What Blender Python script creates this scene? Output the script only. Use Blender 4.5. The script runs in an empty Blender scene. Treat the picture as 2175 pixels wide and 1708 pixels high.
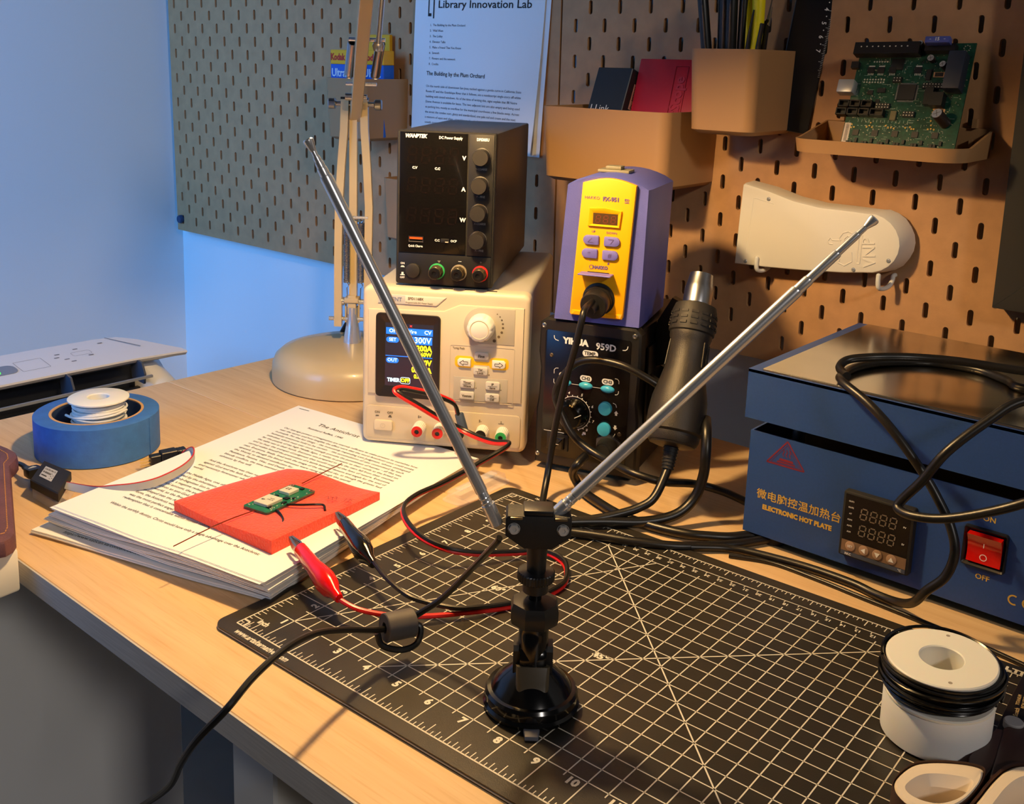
import bpy, bmesh, math, random
from mathutils import Matrix, Vector
random.seed(7)
PI = math.pi
SC = bpy.context.scene
COL = SC.collection

# ------------------------------------------------------------------ camera, light, exposure
cd = bpy.data.cameras.new('camera'); cam = bpy.data.objects.new('camera', cd); COL.objects.link(cam)
cr = Vector((0.7605, 0.6484, 0.0341)); cu = Vector((-0.1520, 0.1266, 0.9802)); cf = Vector((-0.6313, 0.7507, -0.1948))
mw = Matrix.Identity(4)
for i in range(3):
    mw[i][0] = cr[i]; mw[i][1] = cu[i]; mw[i][2] = -cf[i]
mw.translation = (1.5525, -0.9625, 0.3525)
cam.matrix_world = mw
cd.sensor_fit = 'HORIZONTAL'; cd.sensor_width = 36.0
cd.lens = 2161.0 / 2175.0 * 36.0
cd.shift_x = 0.0; cd.shift_y = -269.19 / 2175.0
cd.clip_start = 0.01
SC.camera = cam

SC.view_settings.view_transform = 'Standard'
SC.view_settings.look = 'None'
SC.view_settings.gamma = 1.0
SC.view_settings.exposure = 0.0
SC.view_settings.use_curve_mapping = False
SC.cycles.max_bounces = 8
SC.cycles.caustics_reflective = False
SC.cycles.caustics_refractive = False
SC.cycles.sample_clamp_indirect = 4.0

world = bpy.data.worlds.new('world'); SC.world = world; world.use_nodes = True
world.node_tree.nodes['Background'].inputs[0].default_value = (0.75, 0.78, 0.85, 1)
world.node_tree.nodes['Background'].inputs[1].default_value = 0.022

def area_light(name, loc, target, sx, sy, power, color):
    l = bpy.data.lights.new(name, 'AREA'); l.shape = 'RECTANGLE'; l.size = sx; l.size_y = sy
    l.energy = power; l.color = color
    o = bpy.data.objects.new(name, l); COL.objects.link(o)
    o.location = loc
    o.rotation_euler = (Vector(target) - Vector(loc)).to_track_quat('-Z', 'Y').to_euler()
    return o
# blue evening daylight from a window to the left of the desk, shining into the room corner
w_ = area_light('window_daylight', (0.45, -1.70, 0.62), (-0.04, 0.0, 0.16), 0.7, 0.9, 6.3, (0.085, 0.375, 1.0))
w_.data.spread = math.radians(76)
# ceiling light above and behind the camera
area_light('ceiling_light', (4.00, -1.80, 1.75), (0.6, -0.4, -0.1), 0.3, 0.3, 26.0, (1.0, 0.92, 0.85))

# ------------------------------------------------------------------ materials
def lin(c):
    return tuple(((v / 255.0) / 12.92 if v <= 10 else ((v / 255.0 + 0.055) / 1.055) ** 2.4) for v in c)
_M = {}
def mat(name, rgb, rough=0.5, metal=0.0, noise=None, bump=None, coat=0.0, trans=0.0, ior=1.45, emit=0.0, sheen=0.0, sss=0.0, spec=None, alpha=1.0):
    """rgb in sRGB 0-255; noise=(scale, amount, stretch xyz) varies the colour; bump=(scale, strength)"""
    if name in _M: return _M[name]
    m = bpy.data.materials.new(name); m.use_nodes = True; _M[name] = m
    nt = m.node_tree; b = nt.nodes['Principled BSDF']
    c = lin(rgb) + (1.0,)
    b.inputs['Base Color'].default_value = c
    b.inputs['Roughness'].default_value = rough
    b.inputs['Metallic'].default_value = metal
    b.inputs['Coat Weight'].default_value = coat
    b.inputs['Transmission Weight'].default_value = trans
    b.inputs['IOR'].default_value = ior
    b.inputs['Alpha'].default_value = alpha
    if spec is not None: b.inputs['Specular IOR Level'].default_value = spec
    if sheen: b.inputs['Sheen Weight'].default_value = sheen
    if sss:
        b.inputs['Subsurface Weight'].default_value = sss; b.inputs['Subsurface Scale'].default_value = 0.004
    if emit:
        b.inputs['Emission Color'].default_value = c; b.inputs['Emission Strength'].default_value = emit
    if noise or bump:
        tc = nt.nodes.new('ShaderNodeTexCoord')
    if noise:
        mp = nt.nodes.new('ShaderNodeMapping'); nt.links.new(tc.outputs['Object'], mp.inputs[0])
        mp.inputs['Scale'].default_value = noise[2] if len(noise) > 2 else (1, 1, 1)
        nz = nt.nodes.new('ShaderNodeTexNoise'); nz.inputs['Scale'].default_value = noise[0]; nz.inputs['Detail'].default_value = 5
        nt.links.new(mp.outputs[0], nz.inputs[0])
        mx = nt.nodes.new('ShaderNodeMix'); mx.data_type = 'RGBA'
        a = noise[1]
        mx.inputs[6].default_value = tuple(v * (1 - a) for v in c[:3]) + (1,)
        mx.inputs[7].default_value = tuple(min(1, v * (1 + a)) for v in c[:3]) + (1,)
        rp = nt.nodes.new('ShaderNodeValToRGB'); rp.color_ramp.elements[0].position = 0.3; rp.color_ramp.elements[1].position = 0.7
        nt.links.new(nz.outputs['Fac'], rp.inputs[0]); nt.links.new(rp.outputs[0], mx.inputs[0])
        nt.links.new(mx.outputs[2], b.inputs['Base Color'])
    if bump:
        nb = nt.nodes.new('ShaderNodeTexNoise'); nb.inputs['Scale'].default_value = bump[0]; nb.inputs['Detail'].default_value = 3
        nt.links.new(tc.outputs['Object'], nb.inputs[0])
        bp = nt.nodes.new('ShaderNodeBump'); bp.inputs['Strength'].default_value = bump[1]; bp.inputs['Distance'].default_value = 0.001
        nt.links.new(nb.outputs['Fac'], bp.inputs['Height']); nt.links.new(bp.outputs[0], b.inputs['Normal'])
    return m

def wood_mat(name, rgb, dark, scale=(5, 130, 40)):
    m = mat(name, rgb, rough=0.42)
    nt = m.node_tree; b = nt.nodes['Principled BSDF']
    tc = nt.nodes.new('ShaderNodeTexCoord')
    def layer(sc, nscale, lo, hi):
        mp = nt.nodes.new('ShaderNodeMapping'); mp.inputs['Scale'].default_value = sc
        nt.links.new(tc.outputs['Object'], mp.inputs[0])
        n = nt.nodes.new('ShaderNodeTexNoise'); n.inputs['Scale'].default_value = nscale; n.inputs['Detail'].default_value = 4
        nt.links.new(mp.outputs[0], n.inputs[0])
        r = nt.nodes.new('ShaderNodeValToRGB'); r.color_ramp.elements[0].position = lo; r.color_ramp.elements[1].position = hi
        nt.links.new(n.outputs['Fac'], r.inputs[0]); return r.outputs[0]
    f1 = layer(scale, 1.0, 0.35, 0.75)
    f2 = layer((scale[0] * 5, scale[1] * 4, scale[2] * 4), 1.0, 0.52, 0.78)
    mx = nt.nodes.new('ShaderNodeMix'); mx.data_type = 'RGBA'
    mx.inputs[6].default_value = lin(rgb) + (1,); mx.inputs[7].default_value = lin(dark) + (1,)
    ad = nt.nodes.new('ShaderNodeMath'); ad.operation = 'MULTIPLY_ADD'; ad.inputs[1].default_value = 0.55
    nt.links.new(f1, ad.inputs[0])
    sc2 = nt.nodes.new('ShaderNodeMath'); sc2.operation = 'MULTIPLY'; sc2.inputs[1].default_value = 0.5
    nt.links.new(f2, sc2.inputs[0]); nt.links.new(sc2.outputs[0], ad.inputs[2])
    nt.links.new(ad.outputs[0], mx.inputs[0]); nt.links.new(mx.outputs[2], b.inputs['Base Color'])
    return m

# ------------------------------------------------------------------ mesh helpers
I4 = Matrix.Identity(4)
FR = Matrix(((1, 0, 0, 0), (0, 0, -1, 0), (0, 1, 0, 0), (0, 0, 0, 1)))      # (u, v, out) -> x, z, -y : drawings on a front face
def T(x, y, z): return Matrix.Translation((x, y, z))
def RZ(a): return Matrix.Rotation(math.radians(a), 4, 'Z')
def RX(a): return Matrix.Rotation(math.radians(a), 4, 'X')
def RY(a): return Matrix.Rotation(math.radians(a), 4, 'Y')
def FRT(u, v, d=0.0): return FR @ T(u, v, d)

def _addv(bm, pts, M): return [bm.verts.new(M @ Vector(p)) for p in pts]
def _face(bm, vs):
    try: return bm.faces.new(vs)
    except ValueError: return None

def prism(bm, poly, z0, z1, M=I4, top=True, bottom=True):
    n = len(poly)
    a = _addv(bm, [(x, y, z0) for x, y in poly], M); b = _addv(bm, [(x, y, z1) for x, y in poly], M)
    for i in range(n):
        j = (i + 1) % n; _face(bm, (a[i], a[j], b[j], b[i]))
    if bottom: _face(bm, a[::-1])
    if top: _face(bm, b)
    return a, b

def loft(bm, rings, M=I4, caps=True):
    rs = [_addv(bm, r, M) for r in rings]
    n = len(rs[0])
    for k in range(len(rs) - 1):
        for i in range(n):
            j = (i + 1) % n; _face(bm, (rs[k][i], rs[k][j], rs[k + 1][j], rs[k + 1][i]))
    if caps:
        _face(bm, rs[0][::-1]); _face(bm, rs[-1])

def rrect(x0, y0, x1, y1, r=0.0, n=4):
    if r <= 0: return [(x0, y0), (x1, y0), (x1, y1), (x0, y1)]
    r = min(r, (x1 - x0) / 2 - 1e-6, (y1 - y0) / 2 - 1e-6)
    out = []
    for cx, cy, a0 in ((x1 - r, y0 + r, -90), (x1 - r, y1 - r, 0), (x0 + r, y1 - r, 90), (x0 + r, y0 + r, 180)):
        for i in range(n + 1):
            a = math.radians(a0 + 90.0 * i / n); out.append((cx + r * math.cos(a), cy + r * math.sin(a)))
    return out

def slab(bm, poly, z0, z1, bev=0.0, M=I4, shrink=None, n=2):
    """prism whose top edge is rounded by bev (poly is shrunk towards its centroid)"""
    if bev <= 0: prism(bm, poly, z0, z1, M); return
    rings = [[(x, y, z0) for x, y in poly]]
    for k in range(n + 1):
        a = PI / 2 * k / n
        rings.append([(x, y, z1 - bev + bev * math.sin(a)) for x, y in inset(poly, bev * (1 - math.cos(a)))])
    loft(bm, rings, M)

def inset(poly, d):
    n = len(poly); out = []
    ar = sum(poly[i][0] * poly[(i + 1) % n][1] - poly[(i + 1) % n][0] * poly[i][1] for i in range(n))
    sg = 1 if ar > 0 else -1
    for i in range(n):
        p0 = Vector(poly[i - 1]); p = Vector(poly[i]); p1 = Vector(poly[(i + 1) % n])
        e0 = (p - p0).normalized(); e1 = (p1 - p).normalized()
        n0 = Vector((-e0.y, e0.x)) * sg; n1 = Vector((-e1.y, e1.x)) * sg
        b = n0 + n1
        if b.length < 1e-6: out.append(tuple(p + n0 * d)); continue
        b.normalize(); c = max(0.35, b.dot(n0))
        out.append(tuple(p + b * d / c))
    return out

def box(bm, x0, y0, z0, x1, y1, z1, M=I4, bev=0.0, seg=2):
    if bev <= 0:
        prism(bm, rrect(x0, y0, x1, y1), z0, z1, M); return
    t = bmesh.new(); prism(t, rrect(x0, y0, x1, y1), z0, z1)
    bmesh.ops.bevel(t, geom=list(t.edges), offset=bev, segments=seg, profile=0.5, affect='EDGES')
    merge(bm, t, M)

def merge(bm, t, M=I4):
    mp = {v: bm.verts.new(M @ v.co) for v in t.verts}
    for f in t.faces: _face(bm, [mp[v] for v in f.verts])
    t.free()

def lathe(bm, prof, n=32, M=I4, closed=False):
    """prof: list of (r, z)"""
    rings = []
    for r, z in prof:
        if r < 1e-7: rings.append([bm.verts.new(M @ Vector((0, 0, z)))])
        else: rings.append(_addv(bm, [(r * math.cos(2 * PI * i / n), r * math.sin(2 * PI * i / n), z) for i in range(n)], M))
    ks = list(range(len(rings) - 1))
    pairs = [(rings[k], rings[k + 1]) for k in ks]
    if closed: pairs.append((rings[-1], rings[0]))
    for a, b in pairs:
        for i in range(n):
            j = (i + 1) % n
            if len(a) == 1 and len(b) == 1: continue
            if len(a) == 1: _face(bm, (a[0], b[j], b[i]))
            elif len(b) == 1: _face(bm, (a[i], a[j], b[0]))
            else: _face(bm, (a[i], a[j], b[j], b[i]))

def disc(bm, r, z0, z1, n=24, M=I4, bev=0.0):
    if bev: lathe(bm, [(0, z0), (r, z0), (r, z1 - bev), (r - bev * .3, z1 - bev * .3), (r - bev, z1), (0, z1)], n, M)
    else: lathe(bm, [(0, z0), (r, z0), (r, z1), (0, z1)], n, M)

def aim(p, q):
    d = Vector(q) - Vector(p)
    return Matrix.Translation(p) @ d.to_track_quat('Z', 'Y').to_matrix().to_4x4(), d.length
def rod(bm, p, q, r, r2=None, n=16):
    M, L = aim(p, q); r2 = r if r2 is None else r2
    lathe(bm, [(0, 0), (r, 0), (r2, L), (0, L)], n, M)

def spline(pts, k=6):
    P = [Vector(p) for p in pts]
    if len(P) < 3: return P
    Q = [P[0] * 2 - P[1]] + P + [P[-1] * 2 - P[-2]]
    out = []
    for i in range(1, len(Q) - 2):
        p0, p1, p2, p3 = Q[i - 1], Q[i], Q[i + 1], Q[i + 2]
        for s in range(k):
            t = s / k
            out.append(0.5 * ((2 * p1) + (p2 - p0) * t + (2 * p0 - 5 * p1 + 4 * p2 - p3) * t * t + (3 * p1 - p0 - 3 * p2 + p3) * t ** 3))
    out.append(P[-1]); return out

def tube(bm, pts, r, n=10, k=6, off=None, M=I4, closed=False):
    P = spline(pts, k) if k > 1 else [Vector(p) for p in pts]
    rr = r if isinstance(r, (list, tuple)) else None
    rings = []; nrm = None
    for i, p in enumerate(P):
        t = (P[min(i + 1, len(P) - 1)] - P[max(i - 1, 0)]).normalized()
        if nrm is None:
            nrm = t.cross(Vector((0, 0, 1)))
            if nrm.length < 1e-4: nrm = t.cross(Vector((1, 0, 0)))
        nrm = (nrm - t * nrm.dot(t)).normalized(); bn = t.cross(nrm)
        c = p
        if off: c = p + nrm * off[0] + bn * off[1]
        R = r if rr is None else rr[0] + (rr[1] - rr[0]) * i / (len(P) - 1)
        rings.append([tuple(c + (nrm * math.cos(2 * PI * a / n) + bn * math.sin(2 * PI * a / n)) * R) for a in range(n)])
    loft(bm, rings, M)

def helix(bm, p, q, r, wire, turns, n=6, per=10):
    M, L = aim(p, q); pts = []
    N = int(turns * per)
    for i in range(N + 1):
        a = 2 * PI * i / per; pts.append(M @ Vector((r * math.cos(a), r * math.sin(a), L * i / N)))
    tube(bm, pts, wire, n=n, k=1)

def coil(bm, cx, cy, R, wire, z0, z1, turns, n=6, per=40, wob=0.0, M=I4):
    pts = []; N = int(turns * per)
    for i in range(N + 1):
        a = 2 * PI * i / per; f = i / N
        rr = R + wob * math.sin(a * 0.37 + f * 9)
        pts.append(M @ Vector((cx + rr * math.cos(a), cy + rr * math.sin(a), z0 + (z1 - z0) * f + wob * math.sin(a * 1.3 + 4 * f))))
    tube(bm, pts, wire, n=n, k=1)

def band_front(b, outer, inner, z0, z1, M=None):
    """raised frame between two outlines with equal point counts (inner is resampled)"""
    M = FR if M is None else M
    def res(poly, n):
        P = [Vector(p) for p in poly] + [Vector(poly[0])]
        L = [0]
        for a, c in zip(P[:-1], P[1:]): L.append(L[-1] + (c - a).length)
        return P, L
    n = len(outer); c = Vector((sum(p[0] for p in inner) / len(inner), sum(p[1] for p in inner) / len(inner)))
    x0, x1 = min(p[0] for p in inner), max(p[0] for p in inner); y0, y1 = min(p[1] for p in inner), max(p[1] for p in inner)
    X0, X1 = min(p[0] for p in outer), max(p[0] for p in outer); Y0, Y1 = min(p[1] for p in outer), max(p[1] for p in outer)
    I = [(x0 if (p[0] - X0) / (X1 - X0) < .25 else x1 if (p[0] - X0) / (X1 - X0) > .75 else p[0], y0 if (p[1] - Y0) / (Y1 - Y0) < .25 else y1 if (p[1] - Y0) / (Y1 - Y0) > .75 else p[1]) for p in outer]
    mid = [(a[0] * .75 + q[0] * .25, a[1] * .75 + q[1] * .25) for a, q in zip(outer, I)]
    rings = [[(p[0], p[1], z0) for p in outer], [(p[0], p[1], z1) for p in inset(outer, .0004)], [(p[0], p[1], z1) for p in mid], [(p[0], p[1], z0 + .0002) for p in I], [(p[0], p[1], z0) for p in I]]
    vs = [_addv(b, r, M) for r in rings]
    for k in range(5):
        A, B = vs[k], vs[(k + 1) % 5]
        for i in range(n):
            j = (i + 1) % n; _face(b, (A[i], A[j], B[j], B[i]))

def obj(name, bm, m, parent=None, smooth=35, recalc=True, loc=None):
    if recalc: bmesh.ops.recalc_face_normals(bm, faces=bm.faces)
    me = bpy.data.meshes.new(name); bm.to_mesh(me); bm.free()
    if smooth:
        me.polygons.foreach_set('use_smooth', [True] * len(me.polygons))
        me.set_sharp_from_angle(angle=math.radians(smooth))
    me.materials.append(m)
    o = bpy.data.objects.new(name, me); COL.objects.link(o)
    if parent is not None: o.parent = parent
    if loc: o.location = loc
    return o

def part(name, m, parent, fn, smooth=35, recalc=True):
    bm = bmesh.new(); fn(bm); return obj(name, bm, m, parent, smooth, recalc)

def thing(name, label, cat, loc=(0, 0, 0), rz=0.0, group=None, rot=None):
    o = bpy.data.objects.new(name, None); COL.objects.link(o); o.empty_display_size = 0.02
    o.location = loc; o.rotation_euler = rot if rot else (0, 0, math.radians(rz))
    o['label'] = label; o['category'] = cat
    if group: o['group'] = group
    return o
def tag(o, label, cat, group=None):
    o['label'] = label; o['category'] = cat
    if group: o['group'] = group
    return o
def struct(o): o['kind'] = 'structure'; return o

# ---- flat print: text turned into mesh, many strings joined into one part
_fc = bpy.data.curves.new('font_tmp', 'FONT'); _fo = bpy.data.objects.new('font_tmp', _fc)
_fc.resolution_u = 2; _fc.fill_mode = 'FRONT'
def text_geo(s, size, align='CENTER', bold=0.0, shear=0.0, spacing=1.0):
    _fc.body = s; _fc.size = size; _fc.align_x = align; _fc.align_y = 'CENTER'
    _fc.offset = bold * size; _fc.shear = shear; _fc.space_character = spacing
    me = bpy.data.meshes.new_from_object(_fo)
    vs = [tuple(v.co) for v in me.vertices]; fs = [tuple(p.vertices) for p in me.polygons]
    bpy.data.meshes.remove(me); return vs, fs
class Print:
    def __init__(self, eps=0.00015): self.bm = bmesh.new(); self.eps = eps
    def put(self, vs, fs, M, fn=None):
        V = [self.bm.verts.new(fn(*v) if fn else M @ Vector((v[0], v[1], self.eps))) for v in vs]
        for f in fs: _face(self.bm, [V[i] for i in f])
    def text(self, s, x, y, size, M=I4, align='CENTER', bold=0.02, rot=0, sx=1.0, shear=0.0, spacing=1.0, fn=None):
        vs, fs = text_geo(s, size, align, bold, shear, spacing)
        c, sn = math.cos(math.radians(rot)), math.sin(math.radians(rot))
        vs = [(x + c * a * sx - sn * b, y + sn * a * sx + c * b, 0) for a, b, _ in vs]
        self.put(vs, fs, M, fn)
    def poly(self, pts, M=I4, fn=None): self.put([(a, b, 0) for a, b in pts], [tuple(range(len(pts)))], M, fn)
    def rect(self, x0, y0, x1, y1, M=I4, fn=None): self.poly([(x0, y0), (x1, y0), (x1, y1), (x0, y1)], M, fn)
    def line(self, x0, y0, x1, y1, w, M=I4, fn=None):
        d = Vector((x1 - x0, y1 - y0)); L = d.length
        if L < 1e-9: return
        n = Vector((-d.y, d.x)) / L * (w / 2)
        self.poly([(x0 - n.x, y0 - n.y), (x1 - n.x, y1 - n.y), (x1 + n.x, y1 + n.y), (x0 + n.x, y0 + n.y)], M, fn)
    def path(self, pts, w, M=I4, close=False, fn=None):
        pts = list(pts) + ([pts[0]] if close else [])
        for a, b in zip(pts[:-1], pts[1:]): self.line(a[0], a[1], b[0], b[1], w, M, fn)
    def ring(self, cx, cy, r, w, a0=0, a1=360, n=28, M=I4):
        P = [(cx + r * math.cos(math.radians(a0 + (a1 - a0) * i / n)), cy + r * math.sin(math.radians(a0 + (a1 - a0) * i / n))) for i in range(n + 1)]
        self.path(P, w, M)
    def dot(self, cx, cy, r, M=I4, n=12): self.poly([(cx + r * math.cos(2 * PI * i / n), cy + r * math.sin(2 * PI * i / n)) for i in range(n)], M)
    def seg7(self, ch, x, y, h, M=I4, w=None, on='abcdefg'):
        w = w or h * .55; t = h * .11; sl = .12
        S = dict(a=((0, h), (w, h)), g=((0, h / 2), (w, h / 2)), d=((0, 0), (w, 0)), f=((0, h / 2), (0, h)), e=((0, 0), (0, h / 2)), b=((w, h / 2), (w, h)), c=((w, 0), (w, h / 2)))
        for k in on:
            (ax, ay), (bx, by) = S[k]; g = t * .6
            if ax == bx: ay += g; by -= g
            else: ax += g; bx -= g
            self.line(x + ax + ay * sl, y + ay, x + bx + by * sl, y + by, t, M)
    def done(self, name, m, parent):
        bm = self.bm
        me = bpy.data.meshes.new(name); bm.to_mesh(me); bm.free(); me.materials.append(m)
        o = bpy.data.objects.new(name, me); COL.objects.link(o); o.parent = parent; return o

def clone(root, loc=None, rot=None, label=None):
    """copy of a thing with copies of its parts and sub-parts"""
    def cp(o, par):
        c = o.copy(); COL.objects.link(c)
        if par is not None: c.parent = par
        for ch in list(o.children): cp(ch, c)
        return c
    r = cp(root, None)
    if loc: r.location = loc
    if rot: r.rotation_euler = rot
    if label: r['label'] = label
    return r

# common materials
m_black = mat('black_plastic', (22, 22, 23), 0.42)
m_blackm = mat('black_matte_plastic', (20, 20, 21), 0.62, bump=(900, 0.12))
m_cable = mat('black_cable_rubber', (17, 16, 16), 0.36)
m_chrome = mat('polished_chrome', (226, 226, 228), 0.27, 0.8)
m_steel = mat('brushed_steel', (170, 170, 172), 0.3, 1.0)
m_screw = mat('screw_steel', (165, 163, 158), 0.32, 1.0)
m_white = mat('white_plastic', (226, 222, 212), 0.45)
m_ink = mat('black_ink', (38, 36, 36), 0.8)
m_whiteink = mat('white_ink', (232, 228, 220), 0.6)
m_paper = mat('white_paper', (238, 236, 232), 0.85)

def screw(par, name, M, r=0.003, h=0.0012, m=None):
    """round cross-head screw, axis +Z of M"""
    bm = bmesh.new(); n = 20
    lathe(bm, [(0, h * .55), (r * .25, h * .6), (r * .45, h), (r * .75, h * .85), (r, h * .2), (r, -h), (0, -h)], n, M)
    for a in (0, 90):
        box(bm, -r * .55, -r * .09, h * .55, r * .55, r * .09, h * 1.02, M @ RZ(a + 20))
    return obj(name, bm, m or m_screw, par)
# ------------------------------------------------------------------ room
m_wall = mat('wall_paint', (232, 232, 230), 0.75, bump=(250, 0.05))
m_floor = mat('floor_grey', (120, 116, 110), 0.6, noise=(9, 0.08))
bm = bmesh.new(); box(bm, -0.14, 0.022, -0.73, 3.0, 0.122, 2.3)
struct(obj('wall_back', bm, m_wall, smooth=0))
bm = bmesh.new(); box(bm, -0.14, -2.9, -0.73, -0.04, 0.022, 2.3)
struct(obj('wall_left', bm, m_wall, smooth=0))
bm = bmesh.new(); box(bm, -0.14, -2.9, -0.78, 3.0, 0.122, -0.73)
struct(obj('floor', bm, m_floor, smooth=0))

# ------------------------------------------------------------------ desk
m_wood = wood_mat('pale_birch_veneer', (226, 190, 140), (204, 160, 108))
m_leg = mat('white_painted_leg', (205, 204, 200), 0.5)
desk = thing('desk', 'long pale wooden desk of two boards with a front edge coloured grey for the blue light', 'desk', (0.556, -0.672, 0))
part('tabletop_board', m_wood, desk, lambda b: box(b, 0, 0.0012, -0.0175, 1.75, 0.3005, 0, bev=0.0008, seg=1))
part('tabletop_board', m_wood, desk, lambda b: box(b, 0, 0.3013, -0.0175, 1.75, 0.589, 0, bev=0.0008, seg=1))
m_edge = mat('edge_greyed_by_light', (186, 180, 172), 0.55, noise=(30, 0.12, (1, 1, 25)))  # greying of the wooden edge under blue daylight, put into its colour
part('edge_band', m_edge, desk, lambda b: box(b, 0, 0, -0.0175, 1.75, 0.0012, -0.0002))
for lx, ly in ((0.50, 0.04), (1.66, 0.04), (0.03, 0.54), (1.66, 0.54)):
    part('leg', m_leg, desk, lambda b: box(b, lx, ly, -0.7295, lx + 0.045, ly + 0.045, -0.0177, bev=0.002, seg=1))

# low white table standing against the front edge of the desk, at the left of the picture
m_wt = mat('white_laquer', (232, 226, 214), 0.38)
wt = thing('side_table', 'white lacquered table top butted against the desk front edge', 'table', (0.8715, -0.6765, 0), rz=5)
part('tabletop', m_wt, wt, lambda b: box(b, -0.55, -0.55, -0.0165, 0, -0.0005, 0.0155, bev=0.0022))
for lx, ly in ((-0.53, -0.53), (-0.07, -0.53), (-0.53, -0.07), (-0.07, -0.07)):
    part('leg', m_wt, wt, lambda b: box(b, lx, ly, -0.729, lx + 0.05, ly + 0.05, -0.0168, bev=0.002, seg=1))

# leather case lying on the white table and reaching over the desk
m_leather = mat('maroon_leather', (92, 60, 66), 0.5, noise=(60, 0.25), bump=(700, 0.35))
m_stitch = mat('ochre_thread', (188, 132, 66), 0.7)
lc = thing('leather_case', 'maroon leather case with ochre stitching lying on the white table', 'case', (0.8715, -0.6765, 0.0158), rz=0)
def leather(b):
    poly = [(-.285, .05), (-.35, -.02), (-.22, -.175), (.004, -.020), (.0065, -.012), (.004, -.006), (-.002, -.001), (-.1255, .050), (-.131, .056), (-.139, .062), (-.150, .066), (-.165, .066)]
    slab(b, poly[::-1] if False else poly, 0.0, 0.012, 0.004)
part('case_body', m_leather, lc, leather)
def stitches(b):
    P = [(-.168, .058), (-.150, .058), (-.139, .054), (-.131, .047), (-.0125, -.002), (-.005, -.007), (-.006, -.016), (-.12, -.095)]
    pts = []
    for p, q in zip(P[:-1], P[1:]):
        L = math.hypot(q[0] - p[0], q[1] - p[1]); n = max(1, int(L / 0.0032))
        for i in range(n):
            t0, t1 = i / n, (i + .65) / n
            rod(b, (p[0] + (q[0] - p[0]) * t0, p[1] + (q[1] - p[1]) * t0, .0121), (p[0] + (q[0] - p[0]) * t1, p[1] + (q[1] - p[1]) * t1, .0121), .0004, n=5)
o = part('stitching', m_stitch, lc, stitches); o['kind'] = 'stuff'

# ------------------------------------------------------------------ pegboards
m_board = mat('brown_hardboard', (184, 138, 94), 0.62, noise=(55, 0.10), bump=(400, 0.1))
TILT = math.radians(0.945)
def pegboard(name, label, x0, x1, z0, z1, xs, zs, rz=0.0):
    """board with through slots; xs, zs = one slot centre; slots every 40 mm, alternate columns offset by 20 mm"""
    bm = bmesh.new(); th = 0.005
    sw, sh = 0.0026, 0.0078
    slot = []
    for i in range(7):
        a = PI * i / 6; slot.append((sw * math.cos(a), (sh - sw) + sw * math.sin(a)))
    for i in range(7):
        a = PI + PI * i / 6; slot.append((sw * math.cos(a), -(sh - sw) + sw * math.sin(a)))
    nS = len(slot)
    c0 = math.ceil((x0 + .011 - xs) / .02); c1 = math.floor((x1 - .011 - xs) / .02)
    def quad(a, b, c, d):
        V = [Vector((a, -0.0, b)), Vector((c, 0, b)), Vector((c, 0, d)), Vector((a, 0, d))]
        f = [bm.verts.new(v) for v in V]; _face(bm, f)
        g = [bm.verts.new(v + Vector((0, th, 0))) for v in V]; _face(bm, g[::-1])
    xl = x0 + .0005; left = xs + c0 * .02 - .01; right = xs + c1 * .02 + .01
    quad(x0, z0, left, z1); quad(right, z0, x1, z1)
    for c in range(c0, c1 + 1):
        cx = xs + c * .02; off = .02 * (c % 2)
        k0 = math.ceil((z0 + .012 - zs - off) / .04); k1 = math.floor((z1 - .012 - zs - off) / .04)
        zb = zs + off + k0 * .04 - .02; zt = zs + off + k1 * .04 + .02
        zb2 = max(zb, z0); zt2 = min(zt, z1)
        if zb2 > z0: quad(cx - .01, z0, cx + .01, zb2)
        if zt2 < z1: quad(cx - .01, zt2, cx + .01, z1)
        for k in range(k0, k1 + 1):
            cz = zs + off + k * .04
            lo = max(cz - .02, z0) - cz; hi = min(cz + .02, z1) - cz
            v0 = .004
            outer = [(.01, v0), (.01, hi), (.005, hi), (0, hi), (-.005, hi), (-.01, hi), (-.01, v0),
                     (-.01, -v0), (-.01, lo), (-.005, lo), (0, lo), (.005, lo), (.01, lo), (.01, -v0)]
            F = [bm.verts.new((cx + u, 0, cz + v)) for u, v in slot]; B = [bm.verts.new((cx + u, th, cz + v)) for u, v in slot]
            FO = [bm.verts.new((cx + u, 0, cz + v)) for u, v in outer]; BO = [bm.verts.new((cx + u, th, cz + v)) for u, v in outer]
            for i in range(nS):
                j = (i + 1) % nS
                _face(bm, (F[i], F[j], B[j], B[i]))
                _face(bm, (F[i], FO[i], FO[j], F[j])); _face(bm, (B[j], BO[j], BO[i], B[i]))
    # outer rim
    for (a, b), (c, d) in (((x0, z0), (x1, z0)), ((x1, z0), (x1, z1)), ((x1, z1), (x0, z1)), ((x0, z1), (x0, z0))):
        _face(bm, [bm.verts.new(p) for p in ((a, 0, b), (c, 0, d), (c, th, d), (a, th, b))])
    o = obj(name, bm, m_board, None, smooth=0, recalc=False)
    tag(o, label, 'pegboard', 'slotted boards hung side by side on the wall')
    o.rotation_euler = (TILT, 0, 0)
    return o
pb1 = pegboard('pegboard', 'left slotted board, grey in blue light, hung beside the room corner', -0.0175, 0.8085, 0.0665, 0.6265, 0.0, 0.0459, 0)
pb2 = pegboard('pegboard', 'right slotted board, brown in lamp light, reaching down behind the hot plate', 0.8112, 1.5712, 0.0665, 0.6265, 1.2309, 0.0482, 0)
m_knob = mat('dark_blue_cap', (38, 62, 92), 0.5)
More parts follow.
